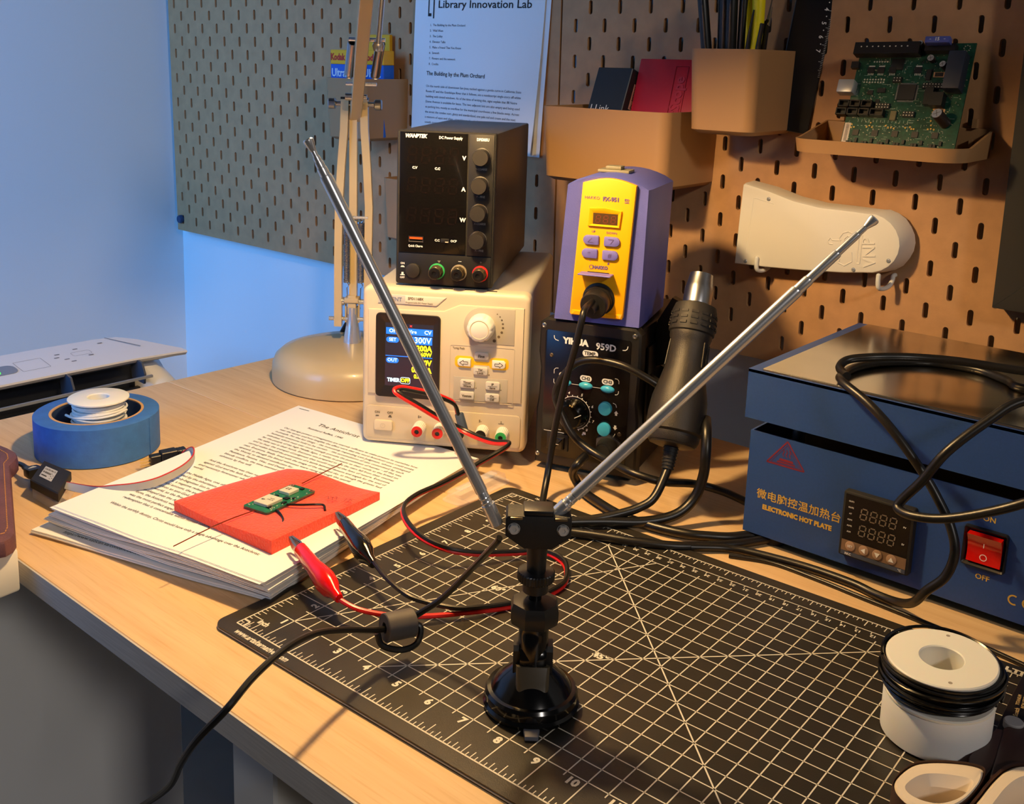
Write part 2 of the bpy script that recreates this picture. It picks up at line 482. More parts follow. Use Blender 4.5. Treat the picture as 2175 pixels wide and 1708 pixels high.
for px, pz, par in ((-0.0046, 0.0862, pb1), (0.795, 0.0862, pb1), (1.553, 0.0862, pb2)):
    part('mounting_cap', m_knob, par, lambda b: lathe(b, [(0, -.018), (.004, -.018), (.004, 0), (.0072, 0), (.0072, .004), (.006, .0062), (0, .0062)], 20, T(px, 0, pz) @ FR))

# ------------------------------------------------------------------ cutting mat
IN = 0.0254
m_mat = mat('black_vinyl', (38, 35, 30), 0.36, noise=(14, 0.16), bump=(1600, 0.10))
m_core = mat('grey_vinyl_core', (150, 152, 156), 0.5)
m_line = mat('mat_white_print', (222, 214, 196), 0.55)
cm_ = thing('cutting_mat', 'black cutting mat with a white half inch grid lying on the desk', 'cutting mat', (1.0433, -0.6173, 0), rz=1.558)
def roundmat(b, z0, z1, d=0.0): prism(b, rrect(-.47 * IN + d, -.405 * IN + d, 17.5 * IN - d, 11.42 * IN - d, .33 * IN, 6), z0, z1)
part('top_layer', m_mat, cm_, lambda b: roundmat(b, .0019, .003))
part('core_layer', m_core, cm_, lambda b: roundmat(b, .0010, .0019, -.0002))
part('bottom_layer', m_mat, cm_, lambda b: roundmat(b, .0001, .0010))
P = Print(); Mt = T(0, 0, .003)
def ml(a0, b0, a1, b1, w=.00075): P.line(a0 * IN, b0 * IN, a1 * IN, b1 * IN, w, Mt)
ml(0, 0, 17, 0, .0010); ml(0, 0, 0, 11, .0009); ml(0, 11, 17, 11, .0009); ml(17, 0, 17, 11, .0009)
for i in range(1, 17 * 8):
    if i % 8: h = {4: .34, 2: .22, 6: .22}.get(i % 8, .13); ml(i / 8, 0, i / 8, h, .0006); ml(i / 8, 11, i / 8, 11 - h * .72, .0006)
    else: ml(i / 8, 11, i / 8, 11 - .3, .0007)
for i in range(1, 11 * 8):
    if i % 8: h = {4: .34, 2: .22, 6: .22}.get(i % 8, .13); ml(0, i / 8, h, i / 8, .0006); ml(17, i / 8, 17 - h, i / 8, .0006)
for i in range(2, 33):
    a = i / 2
    ml(a, 0 if i % 2 == 0 else .86, a, 10.14)
for i in range(2, 21):
    b = i / 2
    ml(0 if i % 2 == 0 else .86, b, 16.14, b)
ml(.0, .22, .22, .22); ml(.22, 0, .22, .22); ml(.1, .1, .12, .12, .002); ml(.0, 10.78, .22, 10.78); ml(.22, 10.78, .22, 11); ml(.09, 10.89, .13, 10.89, .0016)
ml(.3, .3, .3, .0, .0006)
# centimetre rule along the back edge
ml(.25, 10.52, 16.75, 10.52, .0007)
for c in range(1, 43):
    a = 17 - c / 2.54
    ml(a, 10.52, a, 10.40, .0006)
    P.text(str(c), (a + .09) * IN, 10.33 * IN, .0042, Mt, rot=180, bold=.03)
# angle lines
ml(4, 1, 13, 10, .0009); ml(4.5, 10, 13.5, 1, .0009)
ml(1, 1, 1 + 9 / math.tan(math.radians(60)), 10, .0008)
P.text('60\u00b0', 3.75 * IN, 5.74 * IN, .0072, Mt, bold=.05); P.text('45\u00b0', 7.68 * IN, 4.88 * IN, .0078, Mt, bold=.05)
for k in range(1, 17): P.text(str(k), (k - .17 - (.08 if k > 9 else 0)) * IN, .81 * IN, .0076, Mt, bold=.05)
for k in range(2, 11): P.text(str(k), .83 * IN, (k - .17) * IN, .0072, Mt, bold=.05, rot=90)
P.text('inch', .53 * IN, .42 * IN, .0066, Mt, bold=.04, rot=0, sx=.8)
P.text('www.artalternatives.com', .28 * IN, -.235 * IN, .0066, Mt, align='LEFT', bold=.03, shear=.25, sx=.75)
P.text('metric', 1.1 * IN, 11.2 * IN, .0052, Mt, rot=180, bold=.03)
P.text('ART ALTERNATIVES', 14.45 * IN, 11.12 * IN, .0062, Mt, align='LEFT', bold=.05, sx=1.25)
P.done('printed_grid', m_line, cm_)

# white roll and black wire coil standing on the mat, right
m_roll = mat('white_foam_roll', (226, 224, 222), 0.5, sss=0.15)
RX0, RY0 = 1.4135, -0.4225
wr = thing('white_roll', 'white roll standing on the mat under the black wire spool', 'roll', (RX0, RY0, .0033))
part('roll_body', m_roll, wr, lambda b: lathe(b, [(.012, .0), (.0268, 0), (.0282, .0012), (.0284, .0235), (.0276, .025), (.012, .025)], 56, closed=True))
ws = thing('wire_spool', 'white plastic spool wound with black wire on the white roll', 'spool', (RX0 + .0004, RY0 - .0006, .0286), rot=(math.radians(3), math.radians(-2), 0))
def flange(b, z): lathe(b, [(.0112, z), (.0275, z), (.0285, z + .0006), (.0285, z + .0018), (.0278, z + .0024), (.0118, z + .0024), (.0112, z + .0018)], 56, closed=True)
m_spool = mat('cream_plastic', (233, 228, 216), 0.45, sss=0.1)
part('spool_core', m_spool, ws, lambda b: (flange(b, 0), flange(b, .0195), lathe(b, [(.0112, .001), (.0150, .001), (.0150, .021), (.0112, .021)], 40, closed=True)))
m_wire = mat('black_wire_insulation', (12, 12, 13), 0.22)
def winds(b):
    coil(b, 0, 0, .0255, .00085, .0035, .0185, 9, per=48)
    coil(b, 0, 0, .0285, .0009, .0045, .0175, 7, per=48, wob=.0006)
    coil(b, 0, .0006, .0301, .0009, .012, .0215, 4.6, per=48, wob=.0009)
    coil(b, .0004, -.0006, .0308, .0009, .0085, .0195, 4.2, per=48, wob=.0011)
part('wound_wire', m_wire, ws, winds)
for a in (100, -62):
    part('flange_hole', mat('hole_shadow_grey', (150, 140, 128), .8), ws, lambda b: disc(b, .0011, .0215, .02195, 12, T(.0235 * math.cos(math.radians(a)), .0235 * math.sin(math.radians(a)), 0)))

# ------------------------------------------------------------------ scissors, lower right corner
m_brown = mat('dark_brown_handle', (58, 36, 28), 0.45)
m_grip = mat('cream_grip', (232, 214, 190), 0.5)
m_blade = mat('black_coated_blade', (20, 20, 22), 0.35, 0.4)
sc_ = thing('scissors', 'open brown scissors with cream finger loops and black blades on the mat', 'scissors', (1.44, -.44, .0034))
def pl(pts): return [(x - 1.44, y + .44) for x, y in pts]
def smoothpoly(pts, k=5):
    P = [Vector((p[0], p[1], 0)) for p in pts]; n = len(P); out = []
    for i in range(n):
        p0, p1, p2, p3 = P[i - 1], P[i], P[(i + 1) % n], P[(i + 2) % n]
        for s in range(k):
            t = s / k
            v = 0.5 * ((2 * p1) + (p2 - p0) * t + (2 * p0 - 5 * p1 + 4 * p2 - p3) * t * t + (3 * p1 - p0 - 3 * p2 + p3) * t ** 3)
            out.append((v.x, v.y))
    return out
def band(b, outer, inner, z0, z1, rnd):
    """closed loop between two outlines with rounded top"""
    n = len(outer); R = []
    for t, z in ((0, z0), (0, z1 - rnd), (.25, z1), (.75, z1), (1, z1 - rnd * 2.2), (1, z0)):
        R.append([(o[0] + (i_[0] - o[0]) * t, o[1] + (i_[1] - o[1]) * t, z) for o, i_ in zip(outer, inner)])
    vs = [_addv(b, r, I4) for r in R]
    for k in range(len(vs)):
        A, B = vs[k], vs[(k + 1) % len(vs)]
        for i in range(n):
            j = (i + 1) % n; _face(b, (A[i], A[j], B[j], B[i]))
lo = pl([(1.4162, -.4945), (1.4185, -.4765), (1.4260, -.4655), (1.4380, -.4560), (1.4462, -.4530), (1.4490, -.4575), (1.4497, -.4700), (1.4475, -.4880), (1.4405, -.5050), (1.4300, -.5090), (1.4205, -.5040)])
lm = [(x * .965 + .965 * 0 + (1.4345 - 1.44) * .035, y * .965 + (-.482 + .44) * .035) for x, y in lo]
li = pl([(1.4245, -.4960), (1.4270, -.4860), (1.4320, -.4800), (1.4400, -.4752), (1.4450, -.4735), (1.4468, -.4760), (1.4462, -.4810), (1.4440, -.4880), (1.4395, -.4945), (1.4335, -.4985), (1.4275, -.4995)])
O, Mi, Ii = smoothpoly(lo), smoothpoly(lm), smoothpoly(li)
part('handle_loop', m_brown, sc_, lambda b: band(b, O, Mi, 0, .0135, .003))
part('finger_grip', m_grip, sc_, lambda b: band(b, Mi, Ii, .0005, .0142, .0022))
ro = pl([(1.4500, -.4960), (1.4505, -.4750), (1.4520, -.4570), (1.4545, -.4440), (1.4600, -.4345), (1.4720, -.4300), (1.4860, -.4330), (1.4960, -.4450), (1.4960, -.4650), (1.4880, -.4850), (1.4740, -.5010), (1.4590, -.5050)])
ri = pl([(1.4605, -.4900), (1.4610, -.4740), (1.4622, -.4620), (1.4650, -.4520), (1.4690, -.4470), (1.4750, -.4450), (1.4830, -.4470), (1.4880, -.4540), (1.4870, -.4650), (1.4820, -.4780), (1.4740, -.4890), (1.4660, -.4940)])
O2, I2 = smoothpoly(ro), smoothpoly(ri)
M2 = [(a[0] + (b_[0] - a[0]) * .18, a[1] + (b_[1] - a[1]) * .18) for a, b_ in zip(O2, I2)]
part('handle_loop', m_brown, sc_, lambda b: band(b, O2, M2, 0, .0135, .003))
part('finger_grip', m_grip, sc_, lambda b: band(b, M2, I2, .0005, .0142, .0022))
part('shank', m_brown, sc_, lambda b: slab(b, pl([(1.4420, -.4580), (1.4460, -.4540), (1.4485, -.4590), (1.4500, -.4330), (1.4480, -.4120), (1.4440, -.4060), (1.4405, -.4080), (1.4370, -.4420)]), 0, .0095, .002))
part('shank', m_brown, sc_, lambda b: slab(b, pl([(1.4510, -.4600), (1.4600, -.4340), (1.4680, -.4300), (1.4620, -.4060), (1.4560, -.3900), (1.4500, -.3900), (1.4440, -.4060), (1.4475, -.4330)]), 0, .0105, .002))
part('blade', m_blade, sc_, lambda b: slab(b, pl([(1.4405, -.4080), (1.4560, -.3950), (1.4520, -.3700), (1.4490, -.2950), (1.4370, -.3360), (1.4382, -.3700)]), .0035, .0075, .0008))
part('blade', m_blade, sc_, lambda b: slab(b, pl([(1.4460, -.4000), (1.4600, -.4050), (1.4600, -.3700), (1.4660, -.2950), (1.4560, -.3300), (1.4480, -.3700)]), .0006, .0034, .0006))
part('pivot_screw', mat('pale_grey_cap', (150, 148, 150), 0.5), sc_, lambda b: lathe(b, [(0, .007), (.0052, .007), (.0052, .0112), (.0046, .0118), (0, .0118)], 28, T(1.4472 - 1.44, -.3985 + .44, 0)))
P = Print(); Mb = T(0, 0, .0078)
P.text('Scotch', .0048, .0576, .0034, Mb, rot=97, bold=.02); P.text('TITANIUM', .0026, .071, .0026, Mb, rot=97, bold=.02); P.text('NON-STICK', .0056, .0705, .0026, Mb, rot=97, bold=.02)
P.done('blade_lettering', mat('gold_print', (186, 158, 108), 0.5), sc_)
# ------------------------------------------------------------------ white programmable bench supply (stands on the printouts)
m_cream = mat('cream_abs', (208, 192, 164), 0.42)
m_creamd = mat('cream_abs_lower_panel', (196, 180, 152), 0.48)
m_greyp = mat('warm_grey_panel', (176, 168, 150), 0.5)
m_key = mat('key_ivory', (232, 226, 212), 0.42)
m_dkink = mat('grey_print', (84, 74, 62), 0.7)
sg = thing('bench_power_supply', 'cream bench power supply with a colour screen and big round knob', 'power supply', (0.876, -0.3657, 0.0135), rz=32.8)
def U(u): return u * .974e-3
def V(v): return ((v - 6) * .974 + 2.5) * 1e-3
def S(*p): return [(U(a), V(b)) for a, b in p]
def srr(u0, v0, u1, v1, r=0.0, n=4): return rrect(U(u0), V(v0), U(u1), V(v1), r * 1e-3, n)
def sbody(b):
    prism(b, rrect(.004, .004, .150, .150, .006), .0, -.008 + .0, FR @ T(0, 0, 0))
part('case', mat('cream_steel_case', (188, 182, 168), 0.5), sg, lambda b: loft(b, [[(x, y, z) for x, z in rrect(.003, .003, .1495, .1462, .005)] for y in (.012, .232)]))
def bezel(b):
    full = rrect(0, .001, .152, .148, .007, 5)
    rings = [[(x, .016, z) for x, z in full]]
    for k in range(4):
        a = PI / 2 * k / 3
        rings.append([(x, .004 - .004 * math.sin(a), z) for x, z in inset(full, .004 * (1 - math.cos(a)))])
    loft(b, rings)
part('front_bezel', m_cream, sg, bezel)
part('front_panel', m_cream, sg, lambda b: slab(b, S((6, 53), (6, 134), (77, 136), (92, 143), (151, 143), (151, 53)), -.0002, .0018, .0012, FR))
part('terminal_panel', m_creamd, sg, lambda b: slab(b, srr(4, 9, 151, 41, 4), 0, .0010, .0006, FR))
part('brand_plate', mat('pale_badge', (196, 192, 184), .4), sg, lambda b: slab(b, S((15, 140), (70, 140), (79, 148.5), (15, 148.5)), 0, .0008, .0003, FR))
part('brand_plate', mat('cream_badge', (226, 214, 190), .5), sg, lambda b: slab(b, S((40.5, 140.4), (69.5, 140.4), (77.8, 148.1), (40.5, 148.1)), 0, .0011, .0002, FR))
scf = part('screen_frame', m_black, sg, lambda b: band_front(b, srr(13.5, 51, 74.5, 131.5, 4), srr(22.6, 62, 67.6, 122), .0016, .0036))
m_lcd = mat('lcd_dark', (34, 36, 52), 0.25, emit=0.35)
part('display', m_lcd, scf, lambda b: prism(b, srr(22.4, 61.8, 67.8, 122.2), .0012, .0019, FR))
Ms = FR @ T(0, 0, .0019)
def emi(n, rgb, e=0.9): return mat(n, rgb, 0.4, emit=e)
P = Print(); P.poly(srr(23.2, 111.5, 67.2, 117.8), Ms); P.poly(srr(48, 103, 66.7, 110.5), Ms); P.rect(U(22.8), V(90.4), U(67.0), V(91.2), Ms)
for v in (106.2, 86.6): P.poly(srr(23.4, v - 2.7, 35.4, v + 2.7, 2.6), Ms)
P.done('screen_blue_bar', emi('lcd_blue', (26, 104, 226)), scf)
Ms2 = FR @ T(0, 0, .00205)
P = Print()
P.text('OFF', U(30.5), V(114.7), U(5), Ms2, bold=.03); P.text('2Wire', U(46), V(114.7), U(4.6), Ms2, bold=.02); P.text('CV', U(62.5), V(114.7), U(5), Ms2, bold=.03)
P.text('SET', U(29.5), V(106.3), U(4.4), Ms2); P.text('OUT', U(29.4), V(86.7), U(4.4), Ms2)
P.text('3.300V', U(65.8), V(106.8), U(8.0), Ms2, align='RIGHT', sx=.95); P.text('TIMER', U(30.6), V(67.5), U(5), Ms2, bold=.05, sx=.86)
P.path(srr(37.4, 64.6, 46.4, 70.6, 1.5), U(.5), Ms2, True)
P.done('screen_white_text', emi('lcd_white', (196, 232, 250)), scf)
P = Print()
for s_, v, h in (('3.200A', 99.2, 7.4), ('10.560W', 93.6, 5.6), ('0.000V', 85.6, 7.4), ('0.000A', 78.6, 7.2), ('0.000W', 72.2, 5.6)):
    P.text(s_, U(66.4), V(v), U(h), Ms2, align='RIGHT', bold=.045, sx=.9)
P.text('OFF', U(41.9), V(67.6), U(4.8), Ms2, bold=.05)
P.done('screen_yellow_text', emi('lcd_yellow', (238, 240, 40)), scf)
P = Print(); P.line(U(45.6), V(119.2), U(47.6), V(121), U(.6), Ms2); P.line(U(47.6), V(119.2), U(45.6), V(121), U(.6), Ms2)
P.done('screen_red_cross', emi('lcd_red', (230, 60, 60)), scf)
# knob
def kplate(b):
    pts = [(142.8, 108.2), (142.8, 141.6)]
    for i in range(17):
        a = math.radians(95 + 168 * i / 16); pts.append((112.8 + 17 * math.cos(a), 124.9 + 17 * math.sin(a)))
    slab(b, S(*pts), .0015, .0023, .0003, FR)
part('knob_plate', m_greyp, sg, kplate)
def knob(b):
    n = 60; R = []
    Mk = FR @ T(U(112.3), V(124), .002)
    for r, z in ((12.6, 0), (12.6, 2), (12.2, 9), (11.2, 12), (9.6, 13.2)):
        ring = []
        for i in range(n):
            a = 2 * PI * i / n; g = .75 * max(0, math.cos(a * 11)) ** 6 if z > 1 else 0
            rr = (r - g) * 1e-3 * .974; ring.append((rr * math.cos(a), rr * math.sin(a), z * .974e-3))
        R.append(ring)
    loft(b, R, Mk, caps=True)
kn = part('control_knob', m_key, sg, knob, smooth=50)
part('knob_face', m_cream, kn, lambda b: lathe(b, [(0, .0124), (.007, .0126), (.0084, .0132), (.0088, .0126)], 40, FR @ T(U(112.3), V(124), .002)))
P = Print(); Mp = FR @ T(0, 0, .0023)
for (u, v, r) in ((126.5, 136.8, .55), (129, 134.4, .7), (130.8, 131.4, .85), (131.8, 127.9, .95), (132, 124.2, 1.05), (131, 119.9, 1.2), (128.4, 115.6, 1.35), (124.4, 111.6, 1.5)): P.dot(U(u), V(v), r * .974e-3, Mp)
P.done('knob_scale', m_dkink, sg)
part('keypad_panel', mat('keypad_outline', (196, 184, 162), .5), sg, lambda b: band_front(b, srr(83.5, 51.5, 143.5, 105.4, 2), srr(84, 52, 143, 104.9, 2), .0015, .0021))
part('key_backing', m_greyp, sg, lambda b: slab(b, srr(87.6, 52.8, 138, 75.4), .0016, .0021, .0001, FR))
m_amber = mat('amber_keylight', (232, 168, 20), 0.5, emit=0.25)
def amber(b):
    for u in (97.2, 129.4): slab(b, srr(u - 9, 84.2, u + 9, 95.4, 3.5), .0015, .0019, .0001, FR)
    slab(b, srr(104, 87.5, 123, 91), .0015, .00185, .0001, FR)
part('key_glow', m_amber, sg, amber)
for u, v, w, h in ((113.2, 96.6, 6.7, 3.5), (112.6, 82.3, 6.7, 3.8), (100.7, 69.1, 6.7, 4), (124.3, 68.9, 6.7, 4), (100.5, 58.0, 6.8, 3.7), (124.1, 57.6, 6.7, 3.8)):
    part('key', mat('key_grey', (200, 194, 180), .45), sg, lambda b: slab(b, srr(u - w, v - h, u + w, v + h, 1.8), .0015, .0040, .0008, FR))
for u, sgn in ((97.2, -1), (129.4, 1)):
    part('arrow_key', m_key, sg, lambda b: slab(b, S((u - 6.2 * sgn, 86), (u + 4 * sgn, 86), (u + 6 * sgn, 87.5), (u + 6.2 * sgn, 91.5), (u + 4.5 * sgn, 93.3), (u - 6.2 * sgn, 93.3)), .0015, .0043, .0008, FR))
P = Print(); Mk = FR @ T(0, 0, .0041)
P.text('Fine', U(113.2), V(96.6), U(3.6), Mk, bold=.03)
P.text('Ver', U(112.6), V(83.9), U(3), Mk, bold=.03); P.text('Lock', U(112.6), V(80.6), U(3), Mk, bold=.03); P.rect(U(108), V(82), U(117), V(82.3), Mk)
for u, v, a, c in ((100.7, 69.1, 'Timer', 'Wave'), (124.3, 68.9, 'IP', 'Save'), (124.1, 57.6, 'On', 'Off')):
    P.text(a, U(u), V(v + 1.7), U(3), Mk, bold=.03); P.text(c, U(u), V(v - 1.7), U(3), Mk, bold=.03); P.rect(U(u - 4.4), V(v - .15), U(u + 4.4), V(v + .15), Mk)
P.text('Vsense', U(100.5), V(58), U(3.2), Mk, bold=.03)
for u, sgn in ((97.2, -1), (129.4, 1)):
    P.path(S((u + 4 * sgn, 89.6), (u + .6 * sgn, 92), (u + .6 * sgn, 90.7), (u - 3.6 * sgn, 90.7), (u - 3.6 * sgn, 88.5), (u + .6 * sgn, 88.5), (u + .6 * sgn, 87.2)), U(.45), FR @ T(0, 0, .0044), True)
P.done('key_lettering', m_dkink, sg)
P = Print(); Mp = FR @ T(0, 0, .0021); P.text('"Long Push', U(91.6), V(102.6), U(2.5), Mp)
for u, v in ((120.5, 79), (108.7, 65.5), (132, 65.2)): P.dot(U(u), V(v), U(.5), Mp)
P.done('panel_lettering', m_dkink, sg)
P = Print(); Mp = FR @ T(0, 0, .0013)
P.text('SPD1168X', U(50.4), V(145.9), U(3.3), Mp, bold=.02); P.text('Programmable DC Power Supply', U(53.8), V(142.2), U(1.9), Mp, bold=.01)
Mq = FR @ T(0, 0, .0012)
P.text('ON', U(15.3), V(34.8), U(3.2), Mq, bold=.01); P.text('OFF', U(27.6), V(34.8), U(3.2), Mq, bold=.01)
P.poly(S((13.4, 31), (17.2, 31), (16.4, 32), (14.2, 32)), Mq); P.poly(S((25.6, 30.6), (29.6, 30.6), (29, 31.4), (28.6, 31.4), (28.6, 32.6), (26.6, 32.6), (26.6, 31.4), (26.2, 31.4)), Mq)
P.text('S+', U(56.1), V(33.0), U(3.4), Mq, bold=.02); P.text('S-', U(113.4), V(33.6), U(3.4), Mq, bold=.02); P.text('+', U(75.5), V(33), U(3.4), Mq, bold=.02); P.text('\u2013', U(95), V(33), U(3.4), Mq, bold=.02)
P.rect(U(130.4), V(32.2), U(135.6), V(32.7), Mq); P.rect(U(132.7), V(32.7), U(133.2), V(35), Mq)
P.done('front_lettering', m_dkink, sg)
P = Print(); P.text('SIGLENT', U(28), V(144.3), U(5.2), FR @ T(0, 0, .0009), bold=.03, sx=.95)
P.done('brand_lettering', mat('blue_grey_print', (120, 124, 150), .6), sg)
pwk = part('power_switch', m_cream, sg, lambda b: slab(b, srr(12.6, 17.8, 30.4, 27.6, 2), .0008, .0040, .0010, FR))
P = Print(); P.ring(U(21.4), V(22.7), U(2.2), U(.4), M=FR @ T(0, 0, .0040)); P.rect(U(21.2), V(22.7), U(21.6), V(24), FR @ T(0, 0, .0040)); P.done('power_symbol', mat('faint_print', (190, 178, 156), .6), pwk)
m_redp = mat('red_terminal', (206, 30, 26), 0.35); m_grnp = mat('green_terminal', (40, 150, 84), 0.4); m_bkp = mat('black_terminal', (16, 15, 15), .35)
def post(par, name, M, mb, mc, L=.014, R=.0056, ribs=22):
    def body(b):
        n = ribs * 2; R_ = []
        for z, f in ((0, 1.04), (L * .15, 1.04), (L * .2, 1.0), (L * .97, .96), (L, .9)):
            R_.append([((R * f * (1 - .05 * (i % 2))) * math.cos(2 * PI * i / n), (R * f * (1 - .05 * (i % 2))) * math.sin(2 * PI * i / n), z) for i in range(n)])
        loft(b, R_, M)
    o = part(name, mb, par, body, smooth=25)
    part('socket_ring', mc, o, lambda b: lathe(b, [(.0021, L - .001), (.0021, L + .0012), (.0027, L + .0014), (.0049, L + .0010), (.0051, L - .0005)], 28, M))
    part('socket', m_bkp, o, lambda b: disc(b, .0021, L - .001, L + .0004, 20, M))
    return o
for u, v, mc in ((56.6, 23.5, m_redp), (76.0, 23.2, m_redp), (95.5, 23.6, m_bkp), (116.0, 24.4, m_bkp), (134.8, 24.0, m_grnp)):
    post(sg, 'binding_post', FR @ T(U(u), V(v), .0008), m_key, mc)
m_rub = mat('rubber_foot', (22, 22, 22), .7)
for x, y in ((.012, .014), (.14, .014), (.012, .21), (.14, .21)):
    part('rubber_foot', m_rub, sg, lambda b: disc(b, .006, -.0003, .0035, 16, T(x, y, 0)))
def vents(b):
    for u in (92, 112, 132): prism(b, rrect(u * 1e-3, -.0, u * 1e-3 + .009, .002), .1472, .1484, T(-.02, .006, 0))
part('top_tab', m_black, sg, vents)

# ------------------------------------------------------------------ black DC supply on top of it
wp = thing('dc_power_supply', 'narrow black DC power supply standing on the cream one', 'power supply', (0.8955, -0.3431, 0.1618), rz=32.4)
def u(x): return x * .977e-3
def v(x): return ((x - 156) * .977 + .9) * 1e-3
def W_(*p): return [(u(a), v(b)) for a, b in p]
def wrr(a, b, c, d, r=0.0): return rrect(u(a), v(b), u(c), v(d), r * 1e-3)
m_wcase = mat('black_sheet_steel', (44, 42, 40), 0.48, noise=(300, .2))
m_wface = mat('gloss_black_face', (12, 11, 11), 0.14, coat=.3)
part('case', m_wcase, wp, lambda b: box(b, 0, .006, .003, .0872, .226, .1385, bev=.0016))
part('front_frame', m_blackm, wp, lambda b: loft(b, [[(x, y, z) for x, z in inset(rrect(-.0004, .002, .0876, .1390, .002, 3), d)] for y, d in ((.008, 0), (.001, 0), (0, .0008))]))
part('display_window', m_wface, wp, lambda b: slab(b, wrr(2.4, 187, 64, 296), 0, .0012, .0002, FR))
part('knob_panel', m_black, wp, lambda b: slab(b, wrr(65.6, 186.5, 88, 296), 0, .0014, .0004, FR))
part('terminal_panel', m_black, wp, lambda b: slab(b, wrr(2.2, 158.5, 88, 185.8), 0, .0012, .0004, FR))
def wknob(b, M):
    n = 36; R = []
    for r, z in ((8.0, 0), (8.0, 1.2), (7.3, 1.6), (7.1, 10.6), (6.7, 11.4)):
        R.append([(r * 1e-3 * (1 - (.03 * (i % 2) if 1.5 < z < 11 else 0)) * math.cos(2 * PI * i / n), r * 1e-3 * (1 - (.03 * (i % 2) if 1.5 < z < 11 else 0)) * math.sin(2 * PI * i / n), z * 1e-3) for i in range(n)])
    loft(b, R, M)
for kx, kv in ((77.4, 276.2), (76.6, 251.0), (76.2, 226.4), (75.8, 201.6)):
    part('control_knob', mat('knob_black', (30, 28, 27), .5), wp, lambda b: wknob(b, FR @ T(u(kx), v(kv), .0012)), smooth=30)
part('power_button', mat('knob_black', (30, 28, 27), .5), wp, lambda b: disc(b, .0066, .001, .0036, 32, FR @ T(u(16.1), v(170), 0), bev=.0008))
for bx, mc in ((38.6, m_grnp), (59, mat('pale_terminal', (128, 118, 98), .5)), (78.6, m_redp)):
    part('terminal_ring', mc, wp, lambda b: disc(b, .0072, .001, .0034, 32, FR @ T(u(bx), v(170.6), 0), bev=.0006))
    post(wp, 'binding_post', FR @ T(u(bx), v(170.6), .003), mat('smoked_terminal', (58, 50, 34), .25), m_bkp, L=.0095, R=.0061, ribs=9)
ub = part('usb_socket', m_steel, wp, lambda b: band_front(b, wrr(11.5, 196.4, 25.4, 202), wrr(12.4, 197.3, 24.5, 201.2), .0010, .0020))
part('socket_tongue', mat('orange_usb', (226, 84, 30), .4), ub, lambda b: prism(b, wrr(12.4, 199.2, 24.5, 201.2), .001, .0016, FR))
sl = part('slide_switch', m_black, wp, lambda b: slab(b, wrr(41.5, 197.3, 49, 201, .4), .001, .0015, .0001, FR))
part('switch_lever', m_greyp, sl, lambda b: slab(b, wrr(45.6, 197.5, 48.6, 198.4), .0014, .0024, .0002, FR))
P = Print(); Mw = FR @ T(0, 0, .0013)
P.text('WANPTEK', u(16.8), v(292.4), u(4.6), Mw, bold=.05, shear=.25, sx=.9)
P.text('DC Power Supply', u(48.6), v(291.8), u(3.4), Mw, bold=.03, sx=.86)
for t_, v_ in (('V', 274.3), ('A', 246.5), ('W', 218.8)): P.text(t_, u(61.2), v(v_), u(5), Mw, bold=.05)
P.text('C.V', u(16.3), v(264.1), u(3), Mw, bold=.05); P.text('C.C', u(37.1), v(264), u(3), Mw, bold=.05)
P.text('C.C', u(38.1), v(199.1), u(2.8), Mw, bold=.04); P.text('OCP', u(53.3), v(199.1), u(2.8), Mw, bold=.04); P.text('Quick Charge', u(18), v(192.8), u(2.9), Mw, bold=.03, sx=.82)
Mk = FR @ T(0, 0, .0015)
P.text('DPS305U', u(77.8), v(291.4), u(3.5), Mk, bold=.05, sx=.82)
P.text('ON', u(6.3), v(176.2), u(2.5), Mw, bold=.03); P.text('OFF', u(6.1), v(162.9), u(2.5), Mw, bold=.03)
P.poly(W_((4.3, 172.6), (8.4, 172.6), (7.4, 174), (5.3, 174)), Mw); P.poly(W_((4.2, 165), (8.4, 165), (8.4, 165.8), (7.3, 165.8), (7.3, 168), (5.3, 168), (5.3, 165.8), (4.2, 165.8)), Mw)
P.rect(u(58), v(180.6), u(61), v(181.1), Mw)
P.done('front_lettering', m_whiteink, wp)
P = Print()
for t_, v_ in (('V-COARSE', 265.3), ('V - FINE', 240.6), ('A-COARSE', 216.2), ('A - FINE', 191.8)): P.text(t_, u(77), v(v_), u(2.6), Mk, bold=.03, sx=.86)
P.text('+', u(78.8), v(181), u(3.4), Mk); P.poly(W_((38.6, 180.6), (42, 180.6), (40.3, 178.6)), Mk)
P.done('knob_lettering', mat('grey_ink', (120, 114, 104), .6), wp)
P = Print()
for v0, h in ((268.6, 14), (242, 13.2), (214.5, 13)):
    for k in range(4): P.seg7('8', u(9.5 + k * 12.6), v(v0), u(h), Mw, w=u(7.2))
P.done('unlit_digits', mat('unlit_segments', (22, 15, 14), .14, coat=.3), wp)
for x, y in ((.01, .016), (.077, .016), (.01, .205), (.077, .205)):
    part('rubber_foot', m_rub, wp, lambda b: disc(b, .005, 0, .004, 14, T(x, y, 0)))
